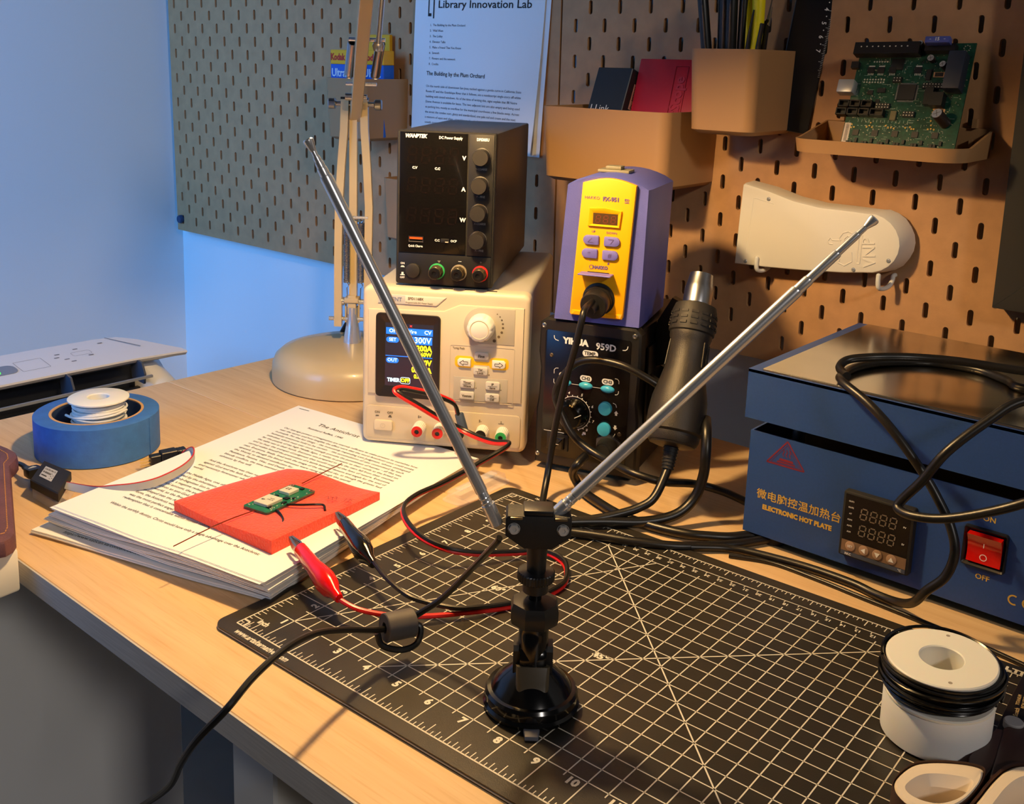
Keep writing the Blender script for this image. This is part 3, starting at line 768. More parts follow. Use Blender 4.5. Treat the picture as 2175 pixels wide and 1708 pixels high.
# ------------------------------------------------------------------ black hot air rework station
yh = thing('rework_station', 'black hot air rework station with blue buttons and a white pointer dial', 'soldering station', (1.0057, -0.2747, 0.0002), rz=16.5)
def m1(*p): return [(a * 1e-3, b * 1e-3) for a, b in p]
def mr(a, b, c, d, r=0.0, n=4): return rrect(a * 1e-3, b * 1e-3, c * 1e-3, d * 1e-3, r * 1e-3, n)
m_ycase = mat('black_steel_case', (27, 25, 24), 0.4, noise=(400, .15))
part('case', m_ycase, yh, lambda b: box(b, .003, .012, .006, .0935, .150, .139, bev=.003))
yf = m1((2, 6), (97, 6), (97, 60), (95, 75), (96, 100), (95.5, 136), (90, 141.5), (8, 141.5), (2.5, 137), (2, 110), (4.2, 95), (3.4, 70), (1.6, 55))
part('front_frame', m_black, yh, lambda b: loft(b, [[(x, y, z) for x, z in inset(yf, d)] for y, d in ((.014, 0), (.0022, 0), (0, .0018))]))
part('front_panel', mat('panel_black_gloss', (13, 11, 11), .22), yh, lambda b: slab(b, mr(8.3, 15.6, 87.5, 131.3, 3), -.0001, .0006, .0002, FR))
for a, c, r in ((6.5, 134.5, 2.4), (90.2, 135.2, 2.4), (3.8 + 1, 14.4, 2.2), (92, 12, 2.2), (47, 12, 2.6)): screw(yh, 'screw', FR @ T(a * 1e-3, c * 1e-3, .0), r * 1e-3, .001)
for a, c in ((14.8, 108.4), (81.3, 46.1), (83.5, 107)): screw(yh, 'screw', FR @ T(a * 1e-3, c * 1e-3, .0006), .0019, .0008, mat('dull_screw', (96, 88, 76), .4, .8))
m_blueb = mat('sky_blue_button', (58, 160, 198), 0.32)
for a in (28.4, 48.2, 68.4):
    part('channel_button', m_blueb, yh, lambda b: lathe(b, [(.0064, 0), (.0062, .0012), (.0048, .0026), (.0024, .0034), (0, .0036)], 28, FR @ T(a * 1e-3, .0852, .0006) @ Matrix.Diagonal((1, .52, 1, 1))))
for c in (67.8, 48.8):
    part('step_button', m_blueb, yh, lambda b: disc(b, .0060, 0, .0038, 32, FR @ T(.0676, c * 1e-3, .0006), bev=.0008))
dl = part('dial', mat('dial_black_gloss', (10, 10, 10), .15), yh, lambda b: lathe(b, [(.0136, 0), (.0136, .002), (.0122, .004), (.0112, .0125), (.0100, .0136), (0, .0136)], 48, FR @ T(.0386, .0585, .0008)))
part('dial_pointer_face', m_steel, dl, lambda b: prism(b, [(.0078 * math.cos(math.radians(a)), .0078 * math.sin(math.radians(a))) for a in range(120, 301, 12)], .0136, .0142, FR @ T(.0382, .0560, .0008)))
P = Print(); P.line(.0440, .0588, .0500, .0655 - .003, .0006, FR @ T(0, 0, .0146)); P.done('dial_index', m_whiteink, dl)
rk = part('power_rocker', m_black, yh, lambda b: slab(b, mr(14.2, 21.5, 34.5, 37), .0005, .0022, .0006, FR))
part('rocker_lever', m_bkp, rk, lambda b: slab(b, mr(22, 23.6, 31.5, 34.6, .5), .002, .0058, .0014, FR))
P = Print(); P.rect(.0172, .0282, .0212, .0288, FR @ T(0, 0, .0060) @ T(.006, 0, 0)); P.rect(.0105, .0378, .0300, .0384, FR @ T(0, 0, .0008)); P.rect(.0240, .0405, .0270, .0410, FR @ T(0, 0, .0008)); P.done('rocker_mark', m_whiteink, rk)
cn = part('hose_connector', m_steel, yh, lambda b: prism(b, [(.0125 * math.cos(math.radians(60 * i + 30)), .0125 * math.sin(math.radians(60 * i + 30))) for i in range(6)], .0006, .0040, FR @ T(.0725, .0335, 0)))
part('hose_gland', m_blackm, cn, lambda b: lathe(b, [(0, .004), (.0092, .004), (.0095, .008), (.0076, .012), (.0076, .016), (.0068, .016), (.0068, .019), (0, .019)], 28, FR @ T(.0725, .0335, 0)))
P = Print(); My = FR @ T(0, 0, .0007)
P.text('YIHUA', .0370, .1233, .0076, My, bold=.06, sx=1.02); P.text('959D', .0650, .1222, .0082, My, bold=.03)
for x0, x1, s_ in ((16.5, 20, 1), (81, 84.5, -1)):
    pass
P.path(m1((16.6, 126.8), (16.9, 124.4), (18.2, 123), (21, 122.4)), .0007, My); P.path(m1((84.6, 126), (84.2, 123.6), (82.6, 122.2), (80, 122)), .0007, My)
def pill(cx, cz, w, h): P.poly(mr(cx - w, cz - h, cx + w, cz + h, h * .98, 6), My)
pill(51, 114.6, 7.2, 2.9); pill(28, 91.6, 5.2, 2.7); pill(48.0, 91.8, 5.4, 2.7); pill(68.2, 91.8, 5.4, 2.7)
P.line(.0345, .0848, .0420, .0850, .0004, My); P.line(.0545, .0850, .062, .0852, .0004, My)
P.path(m1((18, 92), (18, 95.5), (19.6, 97.2), (22, 97.4)), .0005, My); P.path(m1((18, 87), (18, 84), (19.2, 82.4), (21, 82)), .0005, My)
P.path(m1((74.6, 95.8), (77, 95.6), (78.4, 94), (78.4, 91.5)), .0005, My); P.path(m1((78.4, 85), (78.4, 83), (77.2, 81.6), (75.4, 81.3)), .0005, My)
for i in range(15):
    a = math.radians(140 - i * 17 - 8); r = 15.4
    P.line(.0386 + r * 1e-3 * math.cos(a), .0585 + r * 1e-3 * math.sin(a), .0386 + (r + 1.1) * 1e-3 * math.cos(a), .0585 + (r + 1.1) * 1e-3 * math.sin(a), .0008, My)
P.ring(.0386, .0585, .0152, .0005, 135, -75, M=My)
for s_, a in (('3', 150), ('4', 108), ('5', 70), ('6', 27), ('7', -16), ('8', -48)): P.text(s_, .0386 + .0186 * math.cos(math.radians(a)), .0585 + .0186 * math.sin(math.radians(a)), .0034, My, bold=.02, shear=.2)
P.path(m1((74, 73.6), (76.6, 72.6), (77.4, 70)), .0005, My); P.poly(m1((75.4, 64.6), (79.4, 64.6), (77.4, 67)), My); P.poly(m1((76.4, 62.6), (78.4, 62.6), (78.4, 64.6), (76.4, 64.6)), My)
P.path(m1((77.4, 46), (76.6, 44), (74.4, 43)), .0005, My); P.poly(m1((75.2, 51.6), (79.2, 51.6), (77.2, 49.2)), My); P.poly(m1((76.2, 51.6), (78.2, 51.6), (78.2, 53.6), (76.2, 53.6)), My)
P.text('\u2668', .049, .0405, .004, My)
P.done('front_lettering', m_whiteink, yh)
P = Print(); My2 = FR @ T(0, 0, .00085)
P.text('TEMP.', .051, .1147, .0043, My2, bold=.03)
for s_, a in (('CH1', 28), ('CH2', 48), ('CH3', 68.2)): P.text(s_, a * 1e-3, .0917, .0042, My2, bold=.03)
P.done('pill_lettering', m_ink, yh)
for x, y in ((.012, .02), (.085, .02), (.012, .135), (.085, .135)): part('rubber_foot', m_rub, yh, lambda b: disc(b, .006, 0, .0065, 14, T(x, y, 0)))
def whandle(b):
    tube(b, [(.0, -.0012, .095), (.0, -.001, .095)], .001, k=1)
# cradle for the gun on the right side of the case
def cradle(b):
    for y0 in (.030, .066):
        prism(b, m1((0, 60), (10, 52), (20, 60), (34, 92), (38, 118), (33, 120), (22, 100), (12, 90), (0, 96)), y0, y0 + .006, T(.0935, 0, 0) @ Matrix(((1, 0, 0, 0), (0, 0, 1, 0), (0, 1, 0, 0), (0, 0, 0, 1))))
    box(b, .0935, .026, .05, .0965, .090, .12, bev=.001)
part('gun_cradle', m_black, yh, cradle)
def lobes(b):
    prism(b, m1((-2, 96), (10, 100), (24, 128), (28, 146), (24, 158), (14, 162), (2, 140)), 0, .010, T(.0935, .05, 0) @ Matrix(((1, 0, 0, 0), (0, 0, 1, 0), (0, 1, 0, 0), (0, 0, 0, 1))))
part('cradle_shield', m_black, yh, lobes)

# ------------------------------------------------------------------ hot air gun
G0 = Vector((1.1500, -0.2750, 0.0605)); G1 = G0 + Vector((-.0200, .0640, .1265)).normalized() * .1340
gn = thing('hot_air_gun', 'black ribbed hot air gun with bare metal nozzle leaning in its cradle', 'heat gun', tuple(G0))
GM = aim((0, 0, 0), G1 - G0)[0]; GL = (G1 - G0).length
# let the flat side with the vents look towards the camera
GM = GM @ RZ(0)
def gunbody(b):
    prof = [(0, 0), (.012, .0), (.0198, .002), (.0212, .006), (.0214, .011), (.0236, .013), (.0238, .030), (.0228, .045), (.0198, .060), (.0170, .075), (.0158, .092), (.0164, .104), (.0176, .108), (.0176, .112)]
    prof = [(r, z * GL / .160) for r, z in prof]
    lathe(b, prof, 40, GM)
m_gun = mat('black_gun_plastic', (34, 31, 28), 0.46, bump=(1500, .25))
part('gun_body', m_gun, gn, gunbody, smooth=40)
k = GL / .160
def collar(b):
    R = []; n = 48
    for i, (r, z) in enumerate([(.0168, .111), (.0190, .113), (.0192, .120), (.0188, .134), (.0172, .141), (.0120, .1435), (0, .1435)]):
        R.append((r, z * k))
    lathe(b, R, n, GM)
co = part('nozzle_collar', mat('ribbed_rubber', (26, 24, 23), .6), gn, collar)
def cribs(b):
    for i in range(14):
        a = 2 * PI * i / 14
        for j in range(3):
            box(b, .0186, -.0028, (.118 + j * .0058) * k, .0199 - j * .0003, .0028, (.1205 + j * .0058) * k, GM @ RZ(math.degrees(a)))
part('grip_ribs', mat('ribbed_rubber', (26, 24, 23), .6), co, cribs)
def ridges(b):
    for a in (-30, -12, 6, 24, 150, 170, 190): 
        Mr = GM @ RZ(a)
        rod(b, Mr @ Vector((.0162, 0, .103 * k)), Mr @ Vector((.0172, 0, .078 * k)), .0007, n=6)
part('body_ridges', m_gun, gn, ridges)
part('nozzle', m_steel, gn, lambda b: lathe(b, [(.0098, .1425 * k), (.0118, .1425 * k), (.0120, .160 * k), (.0112, .163 * k), (.0098, .175 * k), (.0092, .175 * k), (.0090, .150 * k)], 36, GM))
def gvents(b):
    for j in range(4):
        for i in range(5):
            Mv = GM @ RZ(GV + (i - 2) * 9.5)
            box(b, .0222, -.0012, (.024 + j * .0072) * k, .0245 - .0004 * j, .0012, (.029 + j * .0072) * k, Mv)
GV = -128
part('vent_slots', m_bkp, gn, gvents)
def gtag(b):
    for i in range(8):
        a0 = GV - 26 + i * 7; Mv = GM @ RZ(a0)
        box(b, .0225, -.0016, .0142 * k, .0242, .0016, .0196 * k, Mv)
part('name_strip', m_bkp, gn, gtag)
P = Print()
for i, ch in enumerate('8118A'):
    Mt_ = GM @ RZ(GV - 10 + i * 8.2) @ Matrix(((0, 0, 1, .0243), (1, 0, 0, 0), (0, 1, 0, .0169 * k), (0, 0, 0, 1)))
    P.text(ch, 0, 0, .0048, Mt_, bold=.04)
P.done('name_lettering', m_whiteink, gn)
part('end_cap', m_gun, gn, lambda b: lathe(b, [(0, -.0015), (.013, -.0015), (.0185, 0), (.0200, .003)], 36, GM))
st_ = (GM @ Vector((0, 0, -.001)), GM @ Vector((0, 0, -.020)))
def strain(b):
    rod(b, st_[0], st_[1], .0058, .0044, n=20)
    for i in range(7):
        p = st_[0].lerp(st_[1], (i + .5) / 7); q = p + (st_[1] - st_[0]) * .05
        rod(b, p, q, .0064 - i * .0002, n=20)
part('strain_relief', m_blackm, gn, strain)
E0 = G0 + st_[1]
def W3(l): return [Vector(p) - G0 for p in l]
part('air_hose', m_cable, gn, lambda b: tube(b, W3([tuple(E0 + (G0 + st_[0] - E0) * .3), tuple(E0), (1.1535, -.3020, .0250), (1.1470, -.3130, .0175), (1.1370, -.3260, .0130), (1.1250, -.3420, .0100), (1.1100, -.3620, .0082), (1.1010, -.3760, .0070), (1.1080, -.3790, .0070), (1.1240, -.3680, .0070), (1.1450, -.3570, .0068), (1.1650, -.3470, .0062), (1.1900, -.3290, .0048), (1.2080, -.3080, .0040), (1.2220, -.2900, .0040), (1.2330, -.2700, .0040), (1.2450, -.2450, .0040)]), .0036, n=12))

# ------------------------------------------------------------------ blue and yellow soldering station on top
m_hblue = mat('violet_blue_plastic', (80, 86, 164), 0.5, bump=(900, .15), noise=(25, .08))
m_yel = mat('signal_yellow_plastic', (250, 172, 0), 0.42)
m_violet = mat('violet_button', (104, 100, 176), 0.45)
hk = thing('soldering_station', 'small blue and yellow soldering station standing on the black rework station', 'soldering station', (1.0243, -0.2743, 0.1420), rz=21)
def hz(c): return (c - 145.2) * 1e-3
def HR(*p): return [(a * 1e-3, hz(c)) for a, c in p]
# body: profile of width narrowing to a domed top, lofted back
def hbody(b):
    def outline(w0, w1, x0, x1, top, mid):
        L = [(w0, hz(146)), (w1, hz(146))]
        R_ = [(x1, mid)]
        arc = []
        for i in range(1, 10):
            t = i / 10; arc.append((x1 + (x0 - x1) * t, mid + (top - mid) * math.sin(PI * t) ** .75))
        return L + R_ + arc + [(x0, mid)]
    f0 = outline(-.0010, .0745, .0060, .0760, hz(272.8), hz(264.0))
    f1 = outline(-.0016, .0757, .0046, .0778, hz(274.6), hz(264.3))
    f2 = outline(-.0016, .0770, .0040, .0790, hz(275.0), hz(264.0))
    f3 = outline(.002, .0740, .0080, .0750, hz(272.0), hz(260.0))
    rings = [[(x, .0025, z) for x, z in inset(f0, .0022)], [(x, .0008 + .001, z) for x, z in f0], [(x, .010, z) for x, z in f1], [(x, .095, z) for x, z in f2], [(x, .112, z) for x, z in f3]]
    loft(b, rings)
part('housing', m_hblue, hk, hbody, smooth=28)
def yface(b):
    bot = [(13.6, 153.5), (15.0, 152), (59.4, 152), (60.8, 153.6)]; top = []
    for i in range(11):
        t = i / 10; top.append((66.4 - 46.4 * t, 267.4 + 4.8 * math.sin(PI * t)))
    slab(b, HR(*(bot + top)), -.002, .0022, .0012, FR)
part('front_plate', m_yel, hk, yface)
part('front_plate_foot', m_yel, hk, lambda b: loft(b, [[(x, -.0021, z) for x, z in HR((15.5, 157), (60, 157), (60.6, 152.6), (14.6, 152.6))], [(x, -.0040, z) for x, z in HR((19, 156.2), (57, 156.2), (59, 153.4), (16.4, 153.4))]]))
dw = part('display_frame', m_yel, hk, lambda b: band_front(b, [(x * 1e-3, hz(z)) for x, z in ((26.4, 231), (54.2, 231), (55.6, 245.4), (41, 247.6), (27.2, 246.6))], [(x * 1e-3, hz(z)) for x, z in ((30.9, 233.2), (51.8, 233.2), (51.8, 242.2), (41, 242.2), (30.9, 242.2))], .002, .0042))
part('display', mat('lcd_olive', (70, 54, 36), .2), dw, lambda b: prism(b, HR((30.7, 233), (52, 233), (52, 242.4), (30.7, 242.4)), .002, .0027, FR))
P = Print()
for i in range(3): P.seg7('8', (33 + i * 6.6) * 1e-3, hz(234.6), .006, FR @ T(0, 0, .0028), w=.0036)
P.done('unlit_digits', mat('unlit_red_segments', (112, 50, 30), .4), dw)
def dbtn(b, cx, cz, left):
    a, c = (cx - 6.8, cx + 7.0)
    if left: pts = rrect(a * 1e-3, hz(cz - 4.1), c * 1e-3, hz(cz + 4.1), .0008, 3); pts = [(c * 1e-3, hz(cz - 3.4)), (c * 1e-3, hz(cz + 3.4)), ((c - .8) * 1e-3, hz(cz + 4.1))] + [((a + 4.1 + 4.1 * math.cos(math.radians(t))) * 1e-3, hz(cz + 4.1 * math.sin(math.radians(t)))) for t in range(90, 271, 18)] + [((c - .8) * 1e-3, hz(cz - 4.1))]
    else: pts = [(a * 1e-3, hz(cz + 3.4)), (a * 1e-3, hz(cz - 3.4)), ((a + .8) * 1e-3, hz(cz - 4.1))] + [((c - 4.1 + 4.1 * math.cos(math.radians(t))) * 1e-3, hz(cz + 4.1 * math.sin(math.radians(t)))) for t in range(-90, 91, 18)] + [((a + .8) * 1e-3, hz(cz + 4.1))]
    slab(b, pts, .002, .0046, .0010, FR)
for cx, cz, lf in ((29.9, 219.2, 1), (48.2, 219.0, 0), (29.2, 207.6, 1), (47.3, 207.2, 0)): part('push_button', m_violet, hk, lambda b: dbtn(b, cx, cz, lf))
P = Print(); Mh = FR @ T(0, 0, .0024); Mb2 = FR @ T(0, 0, .0047)
P.text('HAKKO', .0290, hz(255), .0036, Mh, bold=.0, sx=1.05); P.text('FX-951', .0455, hz(254.6), .0048, Mh, bold=.05, sx=1.0); P.text('ESD', .0590, hz(255), .0024, Mh, bold=.03); P.text('SAFE', .0590, hz(252.8), .0018, Mh, bold=.03)
P.text('UP', .0317, hz(226.4), .0027, Mh, bold=.01); P.text('DOWN', .0475, hz(226.2), .0027, Mh, bold=.01); P.text('*', .030, hz(200.2), .0036, Mh); P.text('#', .0460, hz(200), .003, Mh)
P.text('HAKKO', .0390, hz(195.8), .0038, Mh, bold=.06, sx=1.0); P.ring(.0312, hz(195.9), .0017, .0004, M=Mh)
P.path(HR((27.6, 217.4), (31, 221.2)), .0006, Mb2); P.path(HR((27.6, 217.4), (32.4, 217.4)), .0004, Mb2)
P.path(HR((45.2, 221), (50, 221), (47.4, 217.2)), .0005, Mb2); P.text('*', .0292, hz(206.6), .0060, Mb2, bold=.02); P.text('#', .0473, hz(207.2), .0052, Mb2, bold=.02)
P.done('front_lettering', mat('violet_ink', (84, 72, 120), .6), hk)
cdh = part('card_slot', m_bkp, hk, lambda b: prism(b, HR((28, 189.8), (47, 189.8), (47, 191.8), (28, 191.8)), .0015, .0024, FR))
part('control_card', m_violet, cdh, lambda b: box(b, .0225, -.0145, hz(190.0), .0510, .004, hz(191.2), bev=.0004, seg=1))
pg = part('cable_plug', m_black, hk, lambda b: (disc(b, .0142, .001, .0034, 40, FR @ T(.0390, hz(168.4), 0), bev=.0008), lathe(b, [(0, .003), (.0124, .003), (.0124, .008), (.0118, .008), (.0118, .0185), (.0108, .0205), (.0052, .0205), (.0046, .024), (.0046, .0335), (0, .0335)], 40, FR @ T(.0390, hz(168.4), 0) @ RX(8))))
def hcable(b):
    M = hk_inv
    pts = [M @ Vector(p) for p in ((1.0672, -.2790, .1665), (1.0755, -.3010, .1645), (1.0772, -.3072, .1560), (1.0740, -.3092, .1350), (1.0672, -.3105, .1060), (1.0612, -.3135, .0700), (1.0585, -.3160, .0400), (1.0600, -.3215, .0220), (1.0655, -.3320, .0110), (1.0745, -.3460, .0050), (1.0860, -.3620, .0056), (1.0980, -.3720, .0062))]
    tube(b, pts, .0029, n=12)
hk_inv = (T(1.0243, -0.2743, 0.1420) @ RZ(21)).inverted()
part('iron_cable', m_cable, hk, hcable)
part('top_clip', mat('olive_clip', (128, 120, 96), .5), hk, lambda b: (box(b, .024, .030, hz(274.0), .052, .052, hz(276.4), bev=.0006), box(b, .030, .034, hz(276.4), .044, .048, hz(279.4), bev=.0008)))

# loops of cable behind and beside the stations, lying on the desk
def loose(name, label, pts, r, mm=None, n=12):
    base = Vector((pts[0][0], pts[0][1], min(p[2] for p in pts) - r))
    o = part(name, mm or m_cable, None, lambda b: tube(b, [Vector(p) - base for p in pts], r, n=n))
    o.location = base; tag(o, label, 'cable'); return o
loose('air_hose', 'black hose looping from the rework station front down to the desk and right', [(1.0741, -.2880, .0335), (1.0744, -.3000, .0290), (1.0690, -.2980, .0200), (1.0690, -.2920, .0100), (1.0790, -.2960, .0058), (1.0985, -.3040, .0054), (1.1290, -.3130, .0054), (1.1580, -.3125, .0054), (1.1850, -.3060, .0054), (1.2000, -.2960, .0050), (1.2130, -.2840, .0044), (1.2230, -.2680, .0040), (1.2400, -.2500, .0040)], .0038)
loose('power_cable', 'thick black cable hanging beside the gun and curving over the mat corner', [(1.1690, -.2560, .0830), (1.1770, -.2680, .0760), (1.1815, -.2750, .0600), (1.1800, -.2740, .0420), (1.1765, -.2790, .0240), (1.1690, -.2930, .0120), (1.1530, -.3130, .0072), (1.1310, -.3370, .0082), (1.1160, -.3540, .0086), (1.1040, -.3680, .0086)], .0042)
loose('thin_cable', 'thin black cable curling across the dial of the rework station and away behind the gun', [(1.0440, -.2935, .0780), (1.0446, -.2924, .0860), (1.0480, -.2914, .0983), (1.0581, -.2884, .1115), (1.0707, -.2846, .1176), (1.0898, -.2790, .1181), (1.1073, -.2738, .1144), (1.1264, -.2640, .1037), (1.1300, -.2540, .0960)], .0032)
loose('thin_cable', 'thin black cable dropping past the dial and running behind the gun to the hot plate', [(1.0449, -.2923, .0920), (1.0432, -.2929, .0807), (1.0486, -.2912, .0664), (1.0575, -.2900, .0528), (1.0695, -.2880, .0431), (1.0870, -.2870, .0370), (1.1040, -.2900, .0360), (1.1280, -.2960, .0360), (1.1500, -.2860, .0320), (1.1640, -.2580, .0260), (1.1800, -.2400, .0190), (1.1960, -.2280, .0110), (1.2090, -.2230, .0045)], .0034)
# ------------------------------------------------------------------ blue hot plate
m_blue = mat('blue_powder_coat', (34, 64, 126), 0.42, noise=(500, .06), bump=(1800, .08))
m_gold = mat('gold_silkscreen', (206, 164, 66), 0.55)
hp = thing('hot_plate', 'blue electronic hot plate with polished metal top and red rocker switch', 'hot plate', (1.2169, -0.2722, 0.0002), rz=0)
def hbox(b):     # open-topped sheet metal box
    w, d = .272, .205
    for r in (((0, 0), (w, 0), (w, d), (0, d)),):
        o = [(x, y, .008) for x, y in r]
    prism(b, rrect(0, 0, w, d), .008, .0095)
    prism(b, rrect(0, 0, w, .0016), .0095, .0903); prism(b, rrect(0, d - .0016, w, d), .0095, .0903)
    prism(b, rrect(0, .0016, .0016, d - .0016), .0095, .0903); prism(b, rrect(w - .0016, .0016, w, d - .0016), .0095, .0903)
part('lower_box', m_blue, hp, hbox)
part('inner_insulation', mat('dark_inner_plate', (28, 24, 22), .7), hp, lambda b: prism(b, rrect(.004, .004, .268, .201), .05, .072))
for x, y in ((.030, .020), (.235, .020), (.030, .185), (.235, .185)):
    part('standoff', m_steel, hp, lambda b: disc(b, .005, .070, .1025, 16, T(x, y, 0)))
def lid(b):
    w0, w1, d0, d1 = -.0030, .2755, -.0060, .2065
    for x0, y0, x1, y1 in ((w0, d0, w1, d0 + .0016), (w0, d1 - .0016, w1, d1), (w0, d0 + .0016, w0 + .0016, d1 - .0016), (w1 - .0016, d0 + .0016, w1, d1 - .0016)):
        prism(b, rrect(x0, y0, x1, y1), .1015, .1396)
    prism(b, rrect(w0, d0, w1, d1), .1375, .1398)
part('lid_box', m_blue, hp, lid)
m_alu = mat('polished_aluminium', (196, 188, 176), 0.17, 1.0, noise=(7, .12, (1, 2.5, 1)))
part('heating_plate', m_alu, hp, lambda b: box(b, .0075, -.0045, .1385, .268, .200, .1418, bev=.0006, seg=1))
for x, y in ((.020, .014), (.250, .014), (.020, .19), (.250, .19)): part('rubber_foot', m_rub, hp, lambda b: disc(b, .009, 0, .0082, 18, T(x, y, 0)))
def hr(a, b_, c, d, r=0.0): return rrect(a * 1e-3, b_ * 1e-3, c * 1e-3, d * 1e-3, r * 1e-3)
ct = part('temperature_controller', m_blackm, hp, lambda b: slab(b, hr(79, 17.5, 129.6, 66.8, 1.5), 0, .0062, .0012, FR))
part('controller_face', mat('smoked_face', (20, 15, 13), .2), ct, lambda b: prism(b, hr(81, 30.5, 127.4, 65), .006, .0064, FR))
part('button_strip', mat('bronze_strip', (120, 96, 76), .45, .2), ct, lambda b: prism(b, hr(81, 22.0, 127.4, 30.2), .006, .0065, FR))
part('label_strip', mat('slate_blue_strip', (58, 66, 84), .5), ct, lambda b: prism(b, hr(81, 18.8, 127.4, 21.8), .006, .0064, FR))
m_btnring = mat('bronze_button', (158, 128, 104), .4)
for x in (87.7, 97.6, 107.4, 117.4): part('membrane_button', m_btnring, ct, lambda b: disc(b, .0036, .0064, .0072, 24, FR @ T(x * 1e-3, .0264, 0), bev=.0003))
P = Print(); Mc = FR @ T(0, 0, .0065)
for i in range(4):
    P.seg7('8', (92.4 + i * 6.9) * 1e-3, .0490, .0080, Mc, w=.0043); P.seg7('8', (92.4 + i * 6.9) * 1e-3, .0364, .0080, Mc, w=.0043)
P.done('unlit_digits', mat('unlit_segment_grey', (112, 102, 92), .4), ct)
P = Print(); Mc2 = FR @ T(0, 0, .0073)
P.text('SET', .0877, .0264, .0024, Mc2); P.poly(m1((95.6, 26.4), (98.8, 24.4), (98.8, 28.4)), Mc2); P.poly(m1((107.4, 24.4), (109.4, 28), (105.4, 28)), Mc2); P.poly(m1((117.4, 28.2), (115.4, 24.8), (119.4, 24.8)), Mc2)
P.text('RKC', .0865, .0200, .0024, Mc, bold=.02); P.text('\u00b0C', .1236, .0203, .0024, Mc); P.text('PV', .1240, .0525, .0018, Mc); P.text('SV', .1240, .0400, .0018, Mc)
for i, t_ in enumerate(('OUT1', 'OUT2', 'AT', 'ALM1', 'ALM2', 'ALM')): P.text(t_, .0855, .0600 - i * .0046, .0015, Mc)
P.done('controller_lettering', m_whiteink, ct)
rs = part('rocker_housing', m_black, hp, lambda b: band_front(b, hr(161, 38.5, 189, 66.5, 2), hr(164, 42, 186.5, 63), .0, .0032))
m_redsw = mat('red_translucent_switch', (206, 18, 10), 0.18, coat=.5)
def rocker(b):
    prof = [(.0422, .0012), (.0422, .0030), (.0470, .0022), (.0525, .0026), (.0580, .0044), (.0628, .0074), (.0630, .0012)]
    loft(b, [[(x, -d, z) for z, d in prof] for x in (.1646, .1860)])
rk2 = part('rocker', m_redsw, rs, rocker)
P = Print(); 
def onrock(x, y, z): return FR @ Vector((x, y, .0024 + max(0, (y - .0525)) * .42 + max(0, .047 - y) * .15))
P.ring(.1752, .0468, .0021, .0005, M=FR @ T(0, 0, .0028)); P.rect(.1750, .0545, .1754, .0575, FR @ T(0, 0, .0050)); P.done('rocker_marks', m_whiteink, rs)
P = Print(); Mg = FR
P.text('\u5fae\u7535\u8111\u63a7\u6e29\u52a0\u70ed\u53f0', .0430, .0412, .0083, Mg, bold=.012, spacing=1.04)
P.text('ELECTRONIC HOT PLATE', .0425, .0318, .0052, Mg, bold=.06, sx=.93)
P.text('ON', .1754, .0732, .0052, Mg, bold=.02); P.text('OFF', .1756, .0316, .0052, Mg, bold=.02)
P.ring(.1962, .0232, .0031, .0011, 60, 300, M=Mg); P.ring(.2050, .0232, .0031, .0011, 60, 300, M=Mg); P.rect(.2020, .0227, .2046, .0237, Mg)
P.done('gold_lettering', m_gold, hp)
P = Print(); P.path(m1((30.6, 88.6), (45.4, 68.9), (15.2, 68.9)), .0011, FR, True); P.path(m1((30.6, 85.6), (42.4, 70), (18.2, 70)), .0003, FR, True)
for x in (28, 30.6, 33.2): P.path(m1((x - .5, 82), (x + .6, 80), (x - .5, 78), (x + .6, 76.2)), .0007, FR)
P.poly(m1((25.4, 74.4), (35.8, 74.4), (36.6, 72.4), (24.6, 72.4)), FR); P.rect(.0234, .0708, .0378, .0719, FR)
P.done('heat_warning_sign', mat('dark_red_print', (112, 22, 38), .6), hp)
# power cord looped over the hot plate
loose('power_cord', 'black power cord looped over the metal top of the blue hot plate', [(1.4300, -.1730, .1460), (1.3851, -.1935, .1452), (1.3698, -.1808, .1451), (1.3465, -.1680, .1451), (1.3138, -.1734, .1451), (1.2879, -.2013, .1451), (1.2776, -.2305, .1451), (1.2790, -.2590, .1455), (1.2893, -.2870, .1490), (1.3136, -.3000, .1420), (1.3348, -.3050, .1280), (1.3569, -.3060, .1055), (1.3681, -.3060, .0908), (1.3784, -.3090, .0765), (1.3838, -.3120, .0610), (1.3805, -.3140, .0440), (1.3706, -.3150, .0310), (1.3610, -.3080, .0160), (1.3480, -.2980, .0070), (1.3300, -.2910, .0034), (1.3120, -.2870, .0034), (1.2780, -.2870, .0034), (1.2420, -.2930, .0034), (1.2200, -.3010, .0034), (1.1990, -.3210, .0044)], .0031)
loose('power_cord', 'black power cord crossing itself in the air before the controller of the hot plate', [(1.4480, -.2000, .1700), (1.3960, -.1990, .1600), (1.3444, -.2114, .1600), (1.3155, -.2246, .1595), (1.2950, -.2432, .1590), (1.2800, -.2540, .1560), (1.2776, -.2630, .1520), (1.2830, -.2700, .1500), (1.2893, -.2780, .1505)], .0031)
loose('power_cord', 'black power cord hanging in a bend across the red switch side of the hot plate', [(1.4400, -.2600, .1700), (1.4058, -.2850, .1620), (1.3899, -.3000, .1481), (1.3726, -.3160, .1273), (1.3604, -.3180, .1049), (1.3490, -.3170, .0880), (1.3476, -.3190, .0822), (1.3580, -.3240, .0822), (1.3763, -.3250, .0862), (1.3977, -.3250, .0962), (1.4221, -.3230, .1107), (1.4500, -.3100, .1300)], .0031)
loose('thin_cord', 'thin black cord lying on the desk along the front foot of the hot plate', [(1.2250, -.3080, .0018), (1.2540, -.2960, .0018), (1.2900, -.2960, .0018), (1.3250, -.2990, .0018), (1.3650, -.3020, .0018), (1.4050, -.3060, .0018), (1.4500, -.3140, .0018)], .0016)

